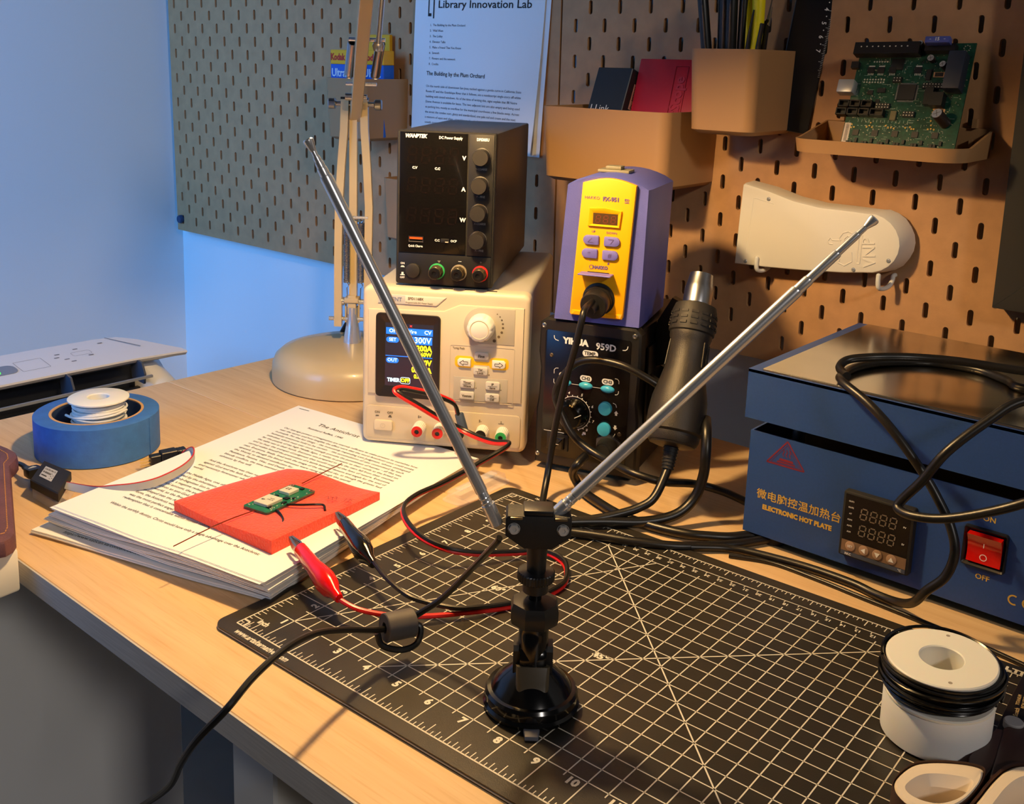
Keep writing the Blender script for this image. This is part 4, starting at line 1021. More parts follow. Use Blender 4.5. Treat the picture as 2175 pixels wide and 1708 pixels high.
# ------------------------------------------------------------------ rabbit-ear antenna on a suction mount
am = thing('dipole_antenna', 'rabbit ear antenna with two telescopic rods on a black suction cup', 'antenna', (1.2340, -.5543, .0031), rz=40.06)
m_gloss = mat('gloss_black_plastic', (11, 11, 12), 0.16)
cup = part('suction_cup', m_gloss, am, lambda b: lathe(b, [(0, 0), (.0245, 0), (.0268, .0012), (.0272, .0034), (.0258, .0048), (.0262, .0060), (.0262, .0098), (.0250, .0116), (.0228, .0118), (.0205, .0150), (.0165, .0190), (.0130, .0220), (.0110, .0240), (0, .0240)], 72), smooth=30)
part('release_tab', mat('grey_tab', (92, 96, 108), .4), cup, lambda b: slab(b, [(-.0045, -.0262), (-.0036, -.0335), (.0036, -.0335), (.0045, -.0262)], .0006, .0030, .0006))
def yoke(b):
    for s in (-1, 1):
        pts = [(-.006, .020), (.006, .020), (.006, .036), (.004, .0385), (-.004, .0385), (-.006, .036)]
        prism(b, pts, s * .0092 - .0018, s * .0092 + .0018, Matrix(((0, 0, 1, 0), (1, 0, 0, 0), (0, 1, 0, 0), (0, 0, 0, 1))))
    prism(b, rrect(-.0105, -.0075, .0105, .0075, .003), .022, .0285)
part('yoke', m_black, am, yoke)
part('yoke_lever', mat('bronze_grey_lever', (70, 62, 48), .35), am, lambda b: loft(b, [[(x, y, z) for x, y in rrect(-.0092 * s_, -.011 - d_, .0092 * s_, -.0075, .003)] for s_, d_, z in ((.86, .0080, .0135), (1, .0060, .0160), (1, .0040, .0215), (1, .0, .0295))]))
def elbow(b):
    tube(b, [(0, -.0016, .0255), (0, -.0022, .032), (0, -.0014, .040), (0, .0, .046), (0, .0004, .052)], .0084, n=28, k=5)
    lathe(b, [(0, -.0073), (.0085, -.0073), (.0094, -.0055), (.0094, .0055), (.0085, .0073), (0, .0073)], 32, T(0, -.001, .0315) @ RY(90))
part('elbow', m_gloss, am, elbow)
def hexcollar(b):
    n = 8; R = []
    for r, z in ((.0100, .0500), (.0135, .0520), (.0142, .0545), (.0142, .0600), (.0128, .0640), (.0070, .0650)):
        R.append([(r * math.cos(2 * PI * (i + .5) / n), r * math.sin(2 * PI * (i + .5) / n), z) for i in range(n)])
    loft(b, R)
part('locking_collar', m_black, am, hexcollar, smooth=20)
part('neck', m_gloss, am, lambda b: disc(b, .0036, .064, .072, 20))
def nut(b):
    n = 72; R = []
    for r, z in ((.0055, .0690), (.0072, .0700), (.0072, .0750), (.0100, .0765), (.0104, .0772), (.0104, .0812), (.0100, .0818), (.0062, .0820)):
        R.append([((r - (.0005 if (i % 2 and r > .0099) else 0)) * math.cos(2 * PI * i / n), (r - (.0005 if (i % 2 and r > .0099) else 0)) * math.sin(2 * PI * i / n), z) for i in range(n)])
    loft(b, R, T(0, 0, 0))
part('knurled_nut', m_black, am, nut, smooth=25)
part('stem', m_black, am, lambda b: lathe(b, [(0, .0815), (.0052, .0815), (.0055, .090), (.0060, .1010), (0, .1010)], 28))
hb = [(-.0178, .0172), (-.0178, .0072), (-.0075, .0), (.0075, .0), (.0178, .0072), (.0178, .0172), (.0166, .0188), (-.0166, .0188)]
AH = T(0, -.0075, .0972)
part('head_block', m_blackm, am, lambda b: slab(b, [(x, z + .0006) for x, z in hb], -.0155, 0, .0006, AH @ FR))
part('head_cover', m_black, am, lambda b: box(b, -.0082, .0008, .0190, .0080, .0145, .0224, AH, bev=.0008))
def hinges(b):
    for s in (-1, 1): box(b, s * .0120 - .0034, -.0010, .0176, s * .0120 + .0034, .004, .0190, AH, bev=.0004)
part('hinge_clip', mat('brass_grey_clip', (118, 108, 88), .3, .9), am, hinges)
for s in (-1, 1):
    def hexb(b):
        M = AH @ FR @ T(s * .0132, .0122, 0)
        lathe(b, [(0, .0012), (.0012, .0012), (.0014, .0017), (.0027, .0017), (.0030, .0010), (.0030, -.001), (0, -.001)], 6, M)
        lathe(b, [(.0030, .0002), (.0033, .0004), (.0034, -.0002), (.0030, -.0004)], 24, M, closed=True)
    part('hinge_bolt', mat('pale_bolt', (196, 196, 196), .35, .35), am, hexb, smooth=25)
amw = (T(1.2340, -.5543, .0031) @ RZ(40.06)).inverted()
def trod(name, p, q, segs, tip):
    """telescopic rod from p to q; segs: (fraction, radius)"""
    p = amw @ Vector(p); q = amw @ Vector(q)
    M, L = aim(p, q)
    prof = [(0, 0)]
    for i, (f0, f1, r) in enumerate(segs):
        prof += [(r, f0 * L), (r, f1 * L - .0012), (r * .9, f1 * L)]
    prof += [(0, segs[-1][1] * L)]
    o = part(name, m_chrome, am, lambda b: lathe(b, prof, 32, M), smooth=30)
    part('rod_tip', m_chrome, o, lambda b: lathe(b, [(0, L - .006), (.0013, L - .006), (.0018, L - .0042), (tip, L - .0008), (tip, L + .0006), (tip * .8, L + .0012), (0, L + .0012)], 24, M), smooth=30)
    def rings(b):
        for f in (.015, .028, .045, .056): lathe(b, [(segs[0][2], f * L), (segs[0][2] * 1.07, f * L + .0006), (segs[0][2], f * L + .0012)], 28, M)
    part('crimp_ring', m_chrome, o, rings, smooth=30)
trod('telescopic_rod', (1.2160, -.5700, .1150), (1.1389, -.6343, .3152), [(0, .075, .0029), (.075, .915, .0033), (.915, .935, .0027), (.935, .95, .0023), (.95, .962, .0019), (.962, .985, .0014)], .0027)
trod('telescopic_rod', (1.2400, -.5495, .1170), (1.3602, -.4482, .2852), [(0, .075, .0029), (.075, .775, .0034), (.775, .81, .0029), (.81, .895, .0025), (.895, .955, .0019), (.955, .985, .0015)], .0028)
part('rod_socket', m_chrome, am, lambda b: (rod(b, amw @ Vector((1.2170, -.5690, .1115)), amw @ Vector((1.2130, -.5723, .1228)), .0037, n=24), rod(b, amw @ Vector((1.2385, -.5510, .1145)), amw @ Vector((1.2455, -.5450, .1245)), .0037, n=24)), smooth=30)
cab = [(1.2150, -.5640, .1010), (1.2115, -.5633, .0960), (1.1886, -.5575, .0700), (1.1681, -.5592, .0450), (1.1560, -.5670, .0330), (1.1503, -.5760, .0275), (1.1463, -.5917, .0290), (1.1490, -.6200, .0420), (1.1550, -.6455, .0530), (1.1636, -.6700, .0590), (1.1683, -.6927, .0560), (1.1720, -.7110, .0490), (1.1585, -.7189, .0300), (1.1321, -.7124, 0), (1.0968, -.6991, -.040), (1.0480, -.6890, -.085), (.985, -.682, -.14)]
part('coax_cable', m_cable, am, lambda b: tube(b, [amw @ Vector(p) for p in cab], .0019, n=10))
fa, fb = amw @ Vector((1.1472, -.5865, .0285)), amw @ Vector((1.1532, -.5690, .0272))
fe = part('ferrite_bead', mat('grey_ferrite', (66, 64, 66), .55), am, lambda b: (lambda M, L: lathe(b, [(.0032, 0), (.0080, 0), (.0085, .0005), (.0085, L - .0005), (.0080, L), (.0032, L)], 40, M, closed=True))(*aim(fa, fb)))
part('cable_wrap', m_cable, fe, lambda b: tube(b, [amw @ Vector(p) for p in ((1.1496, -.5760, .0278), (1.1560, -.5660, .0250), (1.1600, -.5715, .0178), (1.1570, -.5810, .0160), (1.1490, -.5895, .0190), (1.1455, -.5905, .0260))], .0019, n=10))

# ------------------------------------------------------------------ beige desk lamp
m_beige = mat('beige_enamel', (206, 180, 132), 0.32, coat=.2)
m_base = mat('beige_enamel_base', (196, 174, 130), 0.34, coat=.2)
LO = Vector((.6855, -.2125, .0003)); LRZ = 40.06
lp = thing('desk_lamp', 'beige enamel work lamp with springs and a heavy round base on the desk', 'lamp', tuple(LO), rz=LRZ)
lpw = (T(*LO) @ RZ(LRZ)).inverted()
part('base', m_base, lp, lambda b: lathe(b, [(0, 0), (.0885, 0), (.0905, .0014), (.0907, .0120), (.0900, .0210), (.0870, .0290), (.0800, .0350), (.066, .0392), (.040, .0420), (.0, .0432)], 72), smooth=40)
part('stem', m_chrome, lp, lambda b: lathe(b, [(0, .042), (.0105, .042), (.0100, .047), (.0075, .062), (.0062, .070), (.0062, .084), (0, .084)], 28))
def bar(b, pts, w=.0042):
    R = []
    for x, y, z in pts: R.append([(x - w, y - w, z), (x + w, y - w, z), (x + w, y + w, z), (x - w, y + w, z)])
    loft(b, R)
part('side_bar', m_beige, lp, lambda b: bar(b, [(-.0160, -.002, .062), (-.0158, -.002, .15), (-.0150, -.002, .20), (-.0125, -.002, .245), (-.0095, -.002, .285), (-.0085, -.002, .3185)]))
part('side_bar', m_beige, lp, lambda b: bar(b, [(.0175, -.002, .062), (.0180, -.002, .15), (.0185, -.002, .20), (.0160, -.002, .245), (.0130, -.002, .285), (.0122, -.002, .3185)]))
part('side_bar', m_beige, lp, lambda b: bar(b, [(.0004, .003, .096), (.0002, .003, .2), (.0, .003, .318)]))
part('bar_cap', m_bkp, lp, lambda b: (box(b, -.0130, -.0065, .3182, -.0040, .0025, .3205), box(b, .0078, -.0065, .3182, .0168, .0025, .3205)))
part('pivot_bracket', m_beige, lp, lambda b: (box(b, -.0085, -.007, .090, .0075, .008, .0955, bev=.0008), box(b, -.0050, -.005, .076, .0045, .006, .098, bev=.0008), box(b, -.0085, -.001, .066, -.0070, .004, .094), box(b, .0065, -.001, .066, .0080, .004, .094)))
def crossrods(b):
    rod(b, (-.027, 0, .0700), (.0240, 0, .0700), .0024); rod(b, (-.0135, 0, .0905), (.0140, 0, .0905), .0030)
    rod(b, (-.0040, -.005, .1880), (.0180, -.005, .1880), .0019)
    for x in (-.0145,): disc(b, .0048, 0, .005, 16, T(x, 0, .0905) @ RY(90))
part('cross_rod', m_chrome, lp, crossrods)
for x in (-.0058, .0100):
    def sp(b):
        helix(b, (x, -.005, .1140), (x, -.005, .1820), .0033, .00075, 44, n=5, per=10)
        for z0, z1 in ((.182, .187), (.1075, .114)): tube(b, [(x, -.005, z0), (x + .002, -.005, (z0 + z1) / 2), (x, -.005, z1)], .0006, n=6)
        tube(b, [(x, -.005, .1075), (x * .9, -.003, .094)], .0006, n=6, k=1)
    part('spring', m_steel, lp, sp)
def lknob(b, x, s):
    rod(b, (x - s * .010, -.002, .3130), (x, -.002, .3130), .0028)
    n = 16; R = []
    for i_, (r, d) in enumerate(((.0052, 0), (.0062, .001), (.0062, .007), (.0054, .008))):
        R.append([(x + s * d, -.002 + (r - (.0008 if i % 4 == 0 else 0)) * math.cos(2 * PI * i / n), .3130 + (r - (.0008 if i % 4 == 0 else 0)) * math.sin(2 * PI * i / n)) for i in range(n)])
    loft(b, R)
part('wing_knob', m_steel, lp, lambda b: lknob(b, -.0190, -1)); part('wing_knob', m_steel, lp, lambda b: lknob(b, .0235, 1))
part('pivot_rod', m_steel, lp, lambda b: rod(b, (-.016, -.002, .3130), (.020, -.002, .3130), .0026))
AS = Vector((.6868, -.2102, .3030)); AD = Vector((.1534, -.1227, .1031)).normalized(); AE = AS + AD * .425
LB = Vector((1.040, -.490, .462))                       # bulb
def uparm(b):
    M, L = aim(lpw @ AS, lpw @ AE)
    prism(b, rrect(-.0062, -.0072, .0062, .0072, .0008, 1), -.006, L, M)
part('upper_arm', m_beige, lp, uparm)
ux = Vector((.7654, .6436, 0)); un = Vector((-.6436, .7654, 0))
def onarm(f, dx, dz): return lpw @ (AS + AD * f + ux * dx + Vector((0, 0, dz)))
def uppersprings(b):
    for dx in (-.0105, .0168):
        helix(b, onarm(.085, dx, -.004 + .006), onarm(.137, dx + .002, .010), .0040, .0009, 34, n=5, per=10)
part('spring', m_steel, lp, uppersprings)
part('cross_rod', m_chrome, lp, lambda b: (rod(b, onarm(.080, -.0130, -.004), onarm(.080, .0185, -.004), .0019), rod(b, onarm(.143, -.0120, .010), onarm(.143, .0230, .010), .0021)))
part('arm_bolt', m_steel, lp, lambda b: (rod(b, onarm(.05, -.0125, -.004), onarm(.05, -.004, -.004), .0040, n=14), rod(b, onarm(.05, .004, -.004), onarm(.05, .0100, -.004), .0028, n=14)))
part('link_rod', m_chrome, lp, lambda b: (rod(b, onarm(.142, .0165, .006), onarm(.40, .0125, .016), .0026, n=14), lathe(b, [(0, -.006), (.0045, -.005), (.006, 0), (.0045, .005), (0, .006)], 16, T(*onarm(.142, .0165, .005)))))
# lamp head: enamel shade with a bulb, above the frame
SA = Vector((.065, .05, -1.0)).normalized()
SM = T(*(lpw @ LB)) @ (lpw.to_3x3() @ SA).to_track_quat('Z', 'Y').to_matrix().to_4x4()
sh_ = part('lamp_shade', m_beige, lp, lambda b: lathe(b, [(.0170, -.085), (.0230, -.080), (.0300, -.060), (.055, -.020), (.0765, .0300), (.0776, .0328), (.0758, .0322), (.0535, -.0185), (.0285, -.0585), (.0170, -.078)], 56, SM, closed=True), smooth=40)
part('shade_socket', m_beige, sh_, lambda b: lathe(b, [(0, -.120), (.0165, -.120), (.0180, -.116), (.0180, -.080), (0, -.080)], 28, SM))
part('head_joint', m_steel, lp, lambda b: tube(b, [lpw @ AE, lpw @ (AE + Vector((.012, -.008, .012))), SM @ Vector((0, 0, -.115))], .0045, n=12))
ll = bpy.data.lights.new('lamp_bulb', 'POINT'); ll.energy = 11.5; ll.color = (1.0, .70, .34); ll.shadow_soft_size = .016
lo_ = bpy.data.objects.new('lamp_bulb', ll); COL.objects.link(lo_); lo_.location = LB
# lamp cord
loose('lamp_cord', 'black lamp cord running from the lamp bracket down behind the base', [(.6800, -.2000, .0800), (.6640, -.1900, .0660), (.6420, -.1850, .0500), (.6150, -.1750, .0180), (.6000, -.1500, .0040), (.6100, -.1200, .0036)], .0032)
# ------------------------------------------------------------------ printouts on the desk
def bil(TL, TR, BL, BR, s, t):
    a = Vector(TL).lerp(Vector(TR), s); b = Vector(BL).lerp(Vector(BR), s); return a.lerp(b, t)
def sheetfn(TL, TR, BL, BR, amp=0.0, ph=0.0, lift=0.0):
    def f(s, t):
        p = bil(TL, TR, BL, BR, s, t)
        p.z += amp * t * t * math.sin(s * 7.0 + ph) + amp * .5 * t ** 3 * math.sin(s * 15 + ph * 2) + lift * s * (1 - t) * 0
        return p
    return f
def sheets(b, fn, th, ns=14, nt=14, taper=0.0):
    """stack of paper whose top follows fn and whose thickness th thins towards the far edge"""
    top = [[b.verts.new(fn(i / ns, j / nt)) for i in range(ns + 1)] for j in range(nt + 1)]
    bot = [[b.verts.new(fn(i / ns, j / nt) - Vector((0, 0, th * (1 - taper * (1 - j / nt))))) for i in range(ns + 1)] for j in range(nt + 1)]
    for j in range(nt):
        for i in range(ns):
            _face(b, (top[j][i], top[j + 1][i], top[j + 1][i + 1], top[j][i + 1])); _face(b, (bot[j][i], bot[j][i + 1], bot[j + 1][i + 1], bot[j + 1][i]))
    for j in range(nt):
        _face(b, (top[j][0], bot[j][0], bot[j + 1][0], top[j + 1][0])); _face(b, (top[j][ns], top[j + 1][ns], bot[j + 1][ns], bot[j][ns]))
    for i in range(ns):
        _face(b, (top[0][i], top[0][i + 1], bot[0][i + 1], bot[0][i])); _face(b, (top[nt][i], bot[nt][i], bot[nt][i + 1], top[nt][i + 1]))
docs = []
LBL = ['bottom stapled printout with a web address showing along its front margin', 'second printout from the bottom of the paper pile, its front edge waved',
       'third printout from the bottom of the paper pile, bent near its right corner', 'fourth printout of the pile, just below the two topmost ones', 'printout directly beneath the topmost one of the pile',
       'topmost stapled printout headed The Antichrist, under the orange foam']
DOC = [  # TL, TR, BL, BR, thickness, wave, phase
    ((.742, -.344, .0030), (.958, -.300, .0030), (.8240, -.6470, .0036), (1.0346, -.5850, .0036), .0027, .0004, 0.3),
    ((.746, -.343, .0050), (.966, -.305, .0050), (.8275, -.6345, .0076), (1.0378, -.5870, .0080), .0020, .0008, 1.2),
    ((.747, -.341, .0068), (.970, -.308, .0068), (.8262, -.6375, .0108), (1.0388, -.5885, .0120), .0016, .0010, 2.4),
    ((.750, -.342, .0086), (.972, -.310, .0086), (.8285, -.6350, .0142), (1.0407, -.5910, .0155), .0014, .0011, 3.6),
    ((.748, -.341, .0102), (.974, -.313, .0102), (.8305, -.6330, .0174), (1.0405, -.5924, .0182), .0012, .0010, 0.9),
    ((.7499, -.3399, .0118), (.9764, -.3162, .0118), (.8320, -.6325, .0205), (1.0410, -.5945, .0210), .0011, .0006, 2.0)]
m_papers = mat('printer_paper', (240, 238, 232), 0.85)
for i, (TL, TR, BL, BR, th, amp, ph) in enumerate(DOC):
    fn = sheetfn(TL, TR, BL, BR, amp, ph); base = Vector((.9, -.47, .0002))
    t_ = thing('stapled_printout', LBL[i], 'papers', tuple(base), group='printed papers piled on the desk')
    g = (lambda f: (lambda s, t: f(s, t) - base))(fn)
    k_ = 2 if i < 5 else 3
    for q in range(k_):                        # loose sheets of the printout, fanned a little at the front edge
        dz = th * q / k_; dx = Vector((-.0006 * q, -.0014 * q + .0008 * (q % 2), 0)) if i else Vector((0, -.0007 * q, 0))
        h = (lambda g_, dz_, dx_: (lambda s, t: g_(s, t) - Vector((0, 0, dz_ * (.55 + .45 * t))) + dx_ * t))(g, dz, dx)
        part('sheet', m_papers, t_, lambda b: sheets(b, h, th / k_ * .8, taper=.3), smooth=60)
    docs.append((t_, g))
def on_page(g, lift=.00025): 
    def f(x, y, z=0):                          # x, y in page inches from the top left corner
        p = g(x / 8.5, y / 11.0); p.z += lift; return p
    return f
td, gtop = docs[-1]; pg_ = on_page(gtop)
P = Print()
def ptext(s, x, y, size, align='LEFT', bold=.0, maxw=None):
    vs, fs = text_geo(s, size, align, bold)
    w = max(v_[0] for v_ in vs) if vs else 0
    sx = (maxw / w) if (maxw and align == 'LEFT' and w > maxw) else 1.0
    P.put([(x + a * sx, y - b_, 0) for a, b_, _ in vs], fs, I4, lambda a, c, d: pg_(a, c))
P.put([(x, y, 0) for x, y in ((.25, .22), (.75, .20), (.75, .235), (.25, .255))], [(0, 1, 2, 3)], I4, lambda a, c, d: pg_(a, c, 0))
ptext('The Antichrist', 2.0, 1.12, .34); ptext('Reinhard Raffalt, 1990', 1.9, 1.62, .19)
BODY = ['Our late-age powers of imagination are scarcely sufficient to make present to ourselves how', 'near the terror and how tangible the effect were that the word Antichrist once could evoke', 'in people. For the last things \u2013 the incessantly impending Last Judgment, whose catalogued',
        'humanity everyone held to be certain \u2013 the accumulation of sins committed by each', 'individual, which must ever more strongly provoke the punishment of heaven \u2013 all this was,', 'for the people of the high Middle Ages, a reality as present to their minds as the bread on',
        'the table was in their hands. Everyone was prepared to see the stars fall from their courses', 'and to hear the trumpet of judgment that would suspend the laws of nature. Everyone', 'carried within himself the premonition of a battle between demons and angels for the soul of',
        'man. Everyone, finally, lived with the image of the deserted sky, as though the graves had', 'opened, as though the blood witnesses were rising through the world', 'the World, to demand satisfaction for', 'Pestilence, Famine, War, and Death \u2013', 'bloody conflicts, the time seemed near', 'salvation by free will.', '',
        'And the Antichrist was then not only', 'against God and the faith had become', 'and necessary forerunner who had', 'world.', '', 'In the Middle Ages, one often', 'guided by the inheritance', 'his only-begotten Son in', 'years, a negative redeemer', 'biblical account, the angel', 'itself into an anti-God. A',
        'the world, so the Prince of', 'developed into the Antichrist.', 'form, the Antichrist would do no', 'was the most perfect angel. And he would mobilize the g', 'redemption that is conceivable within human nature.', '', 'Within the earthly destiny, Christ would have only a single advantage over the Antichrist:']
for i, s_ in enumerate(BODY):
    if s_: ptext(s_, 1.18, 2.14 + i * .236, .178, maxw=6.15)
P.done('printed_text', m_ink, td)
pg0 = on_page(docs[0][1]); P = Print()
vs, fs = text_geo('https://www.vatican.va/content/benedict-xvi/en/speeches/2006/', .19, 'LEFT')
P.put([(.95 + a, 10.72 - b_, 0) for a, b_, _ in vs], fs, I4, lambda a, c, d: pg0(a, c)); P.done('printed_text', m_ink, docs[0][0])

# ------------------------------------------------------------------ orange foam sheet
m_foam = mat('orange_foam', (255, 70, 34), 0.85, noise=(420, .10), bump=(520, .9), sss=.45, sheen=.3)
FB = Vector((.9560, -.5150, .0150))
FC = dict(BL=(.9015, -.5742), TL=(.9027, -.4706), TR=(.9890, -.4461), BR=(1.0112, -.5665))
fm = thing('foam_sheet', 'bright orange packing foam square lying on the printout', 'foam', tuple(FB))
def page_z(x, y):                                            # top of the pile under a desk point
    best = None
    for j in range(0, 41):
        for i in range(0, 41, 2):
            p = gtop(i / 40, j / 40) + Vector((.9, -.47, .0002)); d = (p.x - x) ** 2 + (p.y - y) ** 2
            if best is None or d < best[0]: best = (d, p.z)
    return best[1]
zA = page_z(.955, -.515)
def foam_top(s, t):
    p = bil((*FC['TL'], 0), (*FC['TR'], 0), (*FC['BL'], 0), (*FC['BR'], 0), s, t)
    zb = .0118 + (.0208 - .0118) * max(0, min(1, (-.33 - p.y) / .29)) + .0009
    wob = .0012 * math.sin(s * 5 + t * 3) + .0016 * s * s * t + .0010 * (1 - t) * math.sin(s * 6.3)
    return Vector((p.x - .0035 * math.sin(PI * s) * (1 - t), p.y + .003 * math.sin(PI * t) * (1 - s), zb + .0088 + wob)), zb
def foam(b):
    N = 26; e = lambda q: 1 - (abs(2 * q - 1)) ** 14
    top = [[None] * (N + 1) for _ in range(N + 1)]; bot = [[None] * (N + 1) for _ in range(N + 1)]
    for j in range(N + 1):
        for i in range(N + 1):
            p, zb = foam_top(i / N, j / N); q = p.copy(); rr = min(e(i / N), e(j / N))
            q.z -= .0012 * (1 - rr); top[j][i] = b.verts.new(q - FB); bot[j][i] = b.verts.new(Vector((p.x, p.y, zb + .0003)) - FB)
    for j in range(N):
        for i in range(N):
            _face(b, (top[j][i], top[j][i + 1], top[j + 1][i + 1], top[j + 1][i])); _face(b, (bot[j][i], bot[j + 1][i], bot[j + 1][i + 1], bot[j][i + 1]))
    for i in range(N):
        for (A, j) in ((0, 0), (0, N)): _face(b, (top[j][i], top[j][i + 1], bot[j][i + 1], bot[j][i]))
        for j in (0, N): _face(b, (top[i][j], top[i + 1][j], bot[i + 1][j], bot[i][j]))
part('foam_square', m_foam, fm, foam, smooth=50)
P = Print()
def fpt(x, y, z=0):                                           # ink on the foam: local drawing -> foam surface
    a = math.radians(28); px = .9850 + (x * math.cos(a) - y * math.sin(a)); py = -.4868 + (x * math.sin(a) + y * math.cos(a))
    zb = .0118 + (.0208 - .0118) * max(0, min(1, (-.33 - py) / .29)) + .0009
    return Vector((px, py, zb + .0108)) - FB
for s_ in ([(-.010, 0), (-.008, .003), (-.006, -.002), (-.004, .003), (-.003, -.002), (-.001, .0026), (0, -.001)], [(-.009, -.003), (-.004, -.0034), (.001, -.0026)], [(-.007, .004), (-.004, .0015), (-.002, .0045), (0, .002)],
           [(.005, .003), (.012, .004)], [(.007, .0035), (.0065, -.002)], [(.010, .0038), (.0095, -.0018), (.012, .001), (.0102, .003)], [(.0045, -.0026), (.0125, -.002)]):
    P.path(s_, .0004, fn=fpt)
P.done('handwriting', mat('dark_marker', (70, 14, 18), .7), fm)

# ------------------------------------------------------------------ small green sensor board on the foam
m_pcb = mat('green_solder_mask', (22, 92, 66), 0.3, noise=(300, .25), coat=.3)
m_can = mat('module_shield', (226, 218, 196), 0.35, .25)
PB = Vector((.9535, -.5160, .0272))
bx = Vector((.0240, .0010, 0)); 
pbz = -80.5
sb = thing('sensor_board', 'small green circuit board with two metal modules on the orange foam', 'circuit board', tuple(PB), rot=(math.radians(-2.2), 0, 0))
ca = math.atan2(-.4875 + .5424, .9466 - .9575)
RB = RZ(math.degrees(ca))                                     # long axis of the board
part('board', m_pcb, sb, lambda b: slab(b, [tuple((RB @ Vector((x, y, 0)))[:2]) for x, y in rrect(-.0275, -.0122, .0275, .0122, .0022, 4)], 0, .0014, 0))
def can(b, cx, cy, w, h): box(b, cx - w, cy - h, .0014, cx + w, cy + h, .0040, RB, bev=.0003, seg=1)
part('radio_module', m_can, sb, lambda b: can(b, -.0120, .0010, .0085, .0068))
part('sensor_module', m_can, sb, lambda b: can(b, .0125, .0022, .0058, .0052))
P = Print(); Mp = RB @ T(0, 0, .0041)
for i in range(5):
    for j in range(5):
        if (i * 7 + j * 3 + i * j) % 3: P.rect(.0105 + i * .0008, .0010 + j * .0008, .0112 + i * .0008, .0017 + j * .0008, Mp)
P.text('CE', -.0140, .0040, .0024, Mp, rot=90, bold=.04); P.text('BC 0652', -.0120, -.0010, .0016, Mp, rot=90); P.text('QD3U', -.0095, -.0010, .0016, Mp, rot=90)
P.done('module_print', m_ink, sb)
def chips(b):
    for cx, cy, w, h in ((-.0185, -.0060, .002, .0016), (-.0060, -.0092, .0022, .001), (.0005, .0040, .0016, .0012), (.0230, -.0020, .0014, .0014), (.0015, -.0050, .0020, .0020), (.0050, -.0095, .0012, .0008), (.0200, .0070, .001, .0007), (-.0020, .0090, .0018, .0008)):
        box(b, cx - w, cy - h, .0014, cx + w, cy + h, .0024, RB)
part('chip', m_bkp, sb, chips)['kind'] = 'stuff'
def passives(b):
    rnd = random.Random(3)
    for i in range(34):
        cx, cy = rnd.uniform(-.025, .025), rnd.choice((-.0105, -.0085, .0098, .0080)) + rnd.uniform(-.001, .001)
        box(b, cx - .0005, cy - .0003, .0014, cx + .0005, cy + .0003, .0019, RB)
part('solder_points', m_can, sb, passives)['kind'] = 'stuff'
def holes(b):
    for x, y in ((.0252, .0098), (.0252, -.0098)): lathe(b, [(.0009, .0014), (.0009, .0017), (.0019, .0017), (.0019, .0014)], 18, RB @ T(x, y, 0), closed=True)
part('mounting_ring', mat('copper_ring', (196, 110, 90), .35, .8), sb, holes)
m_cop = mat('copper_wire', (176, 84, 44), .3, .9)
sbi = (T(*PB) @ RX(-2.2)).inverted()
def W2(x, y, z): return sbi @ Vector((x, y, z))
part('antenna_wire', m_cop, sb, lambda b: tube(b, [W2(.9590, -.5395, 0.0290), W2(.9625, -.5740, 0.0304), W2(.9690, -.6160, 0.0294)], .0004, n=6))
part('antenna_wire', m_cop, sb, lambda b: tube(b, [W2(.9430, -.4870, 0.0286), W2(.9400, -.4630, 0.0299), W2(.9375, -.4415, 0.0309)], .0004, n=6))
part('lead', m_cable, sb, lambda b: tube(b, [W2(.9690, -.5310, 0.0286), W2(.9760, -.5330, 0.0286), W2(.9850, -.5370, 0.0282), W2(.9930, -.5440, 0.0282), W2(1.0010, -.5500, 0.0278)], .00095, n=8))
part('lead', m_cable, sb, lambda b: tube(b, [W2(.9670, -.5200, 0.0288), W2(.9760, -.5130, 0.0292), W2(.9830, -.5065, 0.0296), W2(.9862, -.5020, 0.0290), W2(.9890, -.5020, 0.0286), W2(.9935, -.5050, 0.0276)], .00095, n=8))

# ------------------------------------------------------------------ red and black test lead with crocodile clips
m_redr = mat('red_vinyl', (226, 14, 14), 0.22, coat=.4)
m_redw = mat('red_wire_insulation', (222, 30, 26), 0.35)
m_bkr = mat('black_vinyl_boot', (14, 13, 13), 0.14, coat=.6)
TLB = Vector((1.0860, -.5714, .0036))
tl = thing('test_lead', 'twin red and black test lead with crocodile clips running from the cream supply', 'test lead', tuple(TLB))
def Lq(l): return [Vector(p) - TLB for p in l]
twin = [(.9610, -.3270, .0500), (.9598, -.3300, .0600), (.9583, -.3365, .0660), (.9527, -.3520, .0740), (.9442, -.3694, .0800), (.9401, -.3780, .0822), (.9403, -.3845, .0812), (.9454, -.3820, .0770), (.9558, -.3690, .0665), (.9644, -.3530, .0540), (.9733, -.3370, .0430), (.9926, -.3330, .0390), (1.0109, -.3340, .0400), (1.0270, -.3350, .0440), (1.0310, -.3440, .0430), (1.0250, -.3620, .0360), (1.0211, -.3850, .0300), (1.0200, -.4100, .0270), (1.0180, -.4330, .0250), (1.0240, -.4530, .0240), (1.0421, -.4689, .0235), (1.0665, -.4773, .0210), (1.0870, -.4721, .0170), (1.1004, -.4550, .0120), (1.1146, -.4284, .0080), (1.1267, -.4104, .0068), (1.1438, -.4090, .0058), (1.1575, -.4207, .0056), (1.1667, -.4386, .0056), (1.1649, -.4658, .0056), (1.1567, -.4870, .0060), (1.1480, -.5069, .0080)]
redend = twin + [(1.1330, -.5320, .0095), (1.1181, -.5530, .0125), (1.1027, -.5672, .0165), (1.0880, -.5716, .0200)]
blkend = twin + [(1.1400, -.5190, .0095), (1.1244, -.5300, .0120), (1.1130, -.5360, .0150), (1.0923, -.5340, .0180), (1.0719, -.5272, .0200)]
def pair(b, pts, o):
    tube(b, Lq(pts), .0017, n=8, k=5, off=o)
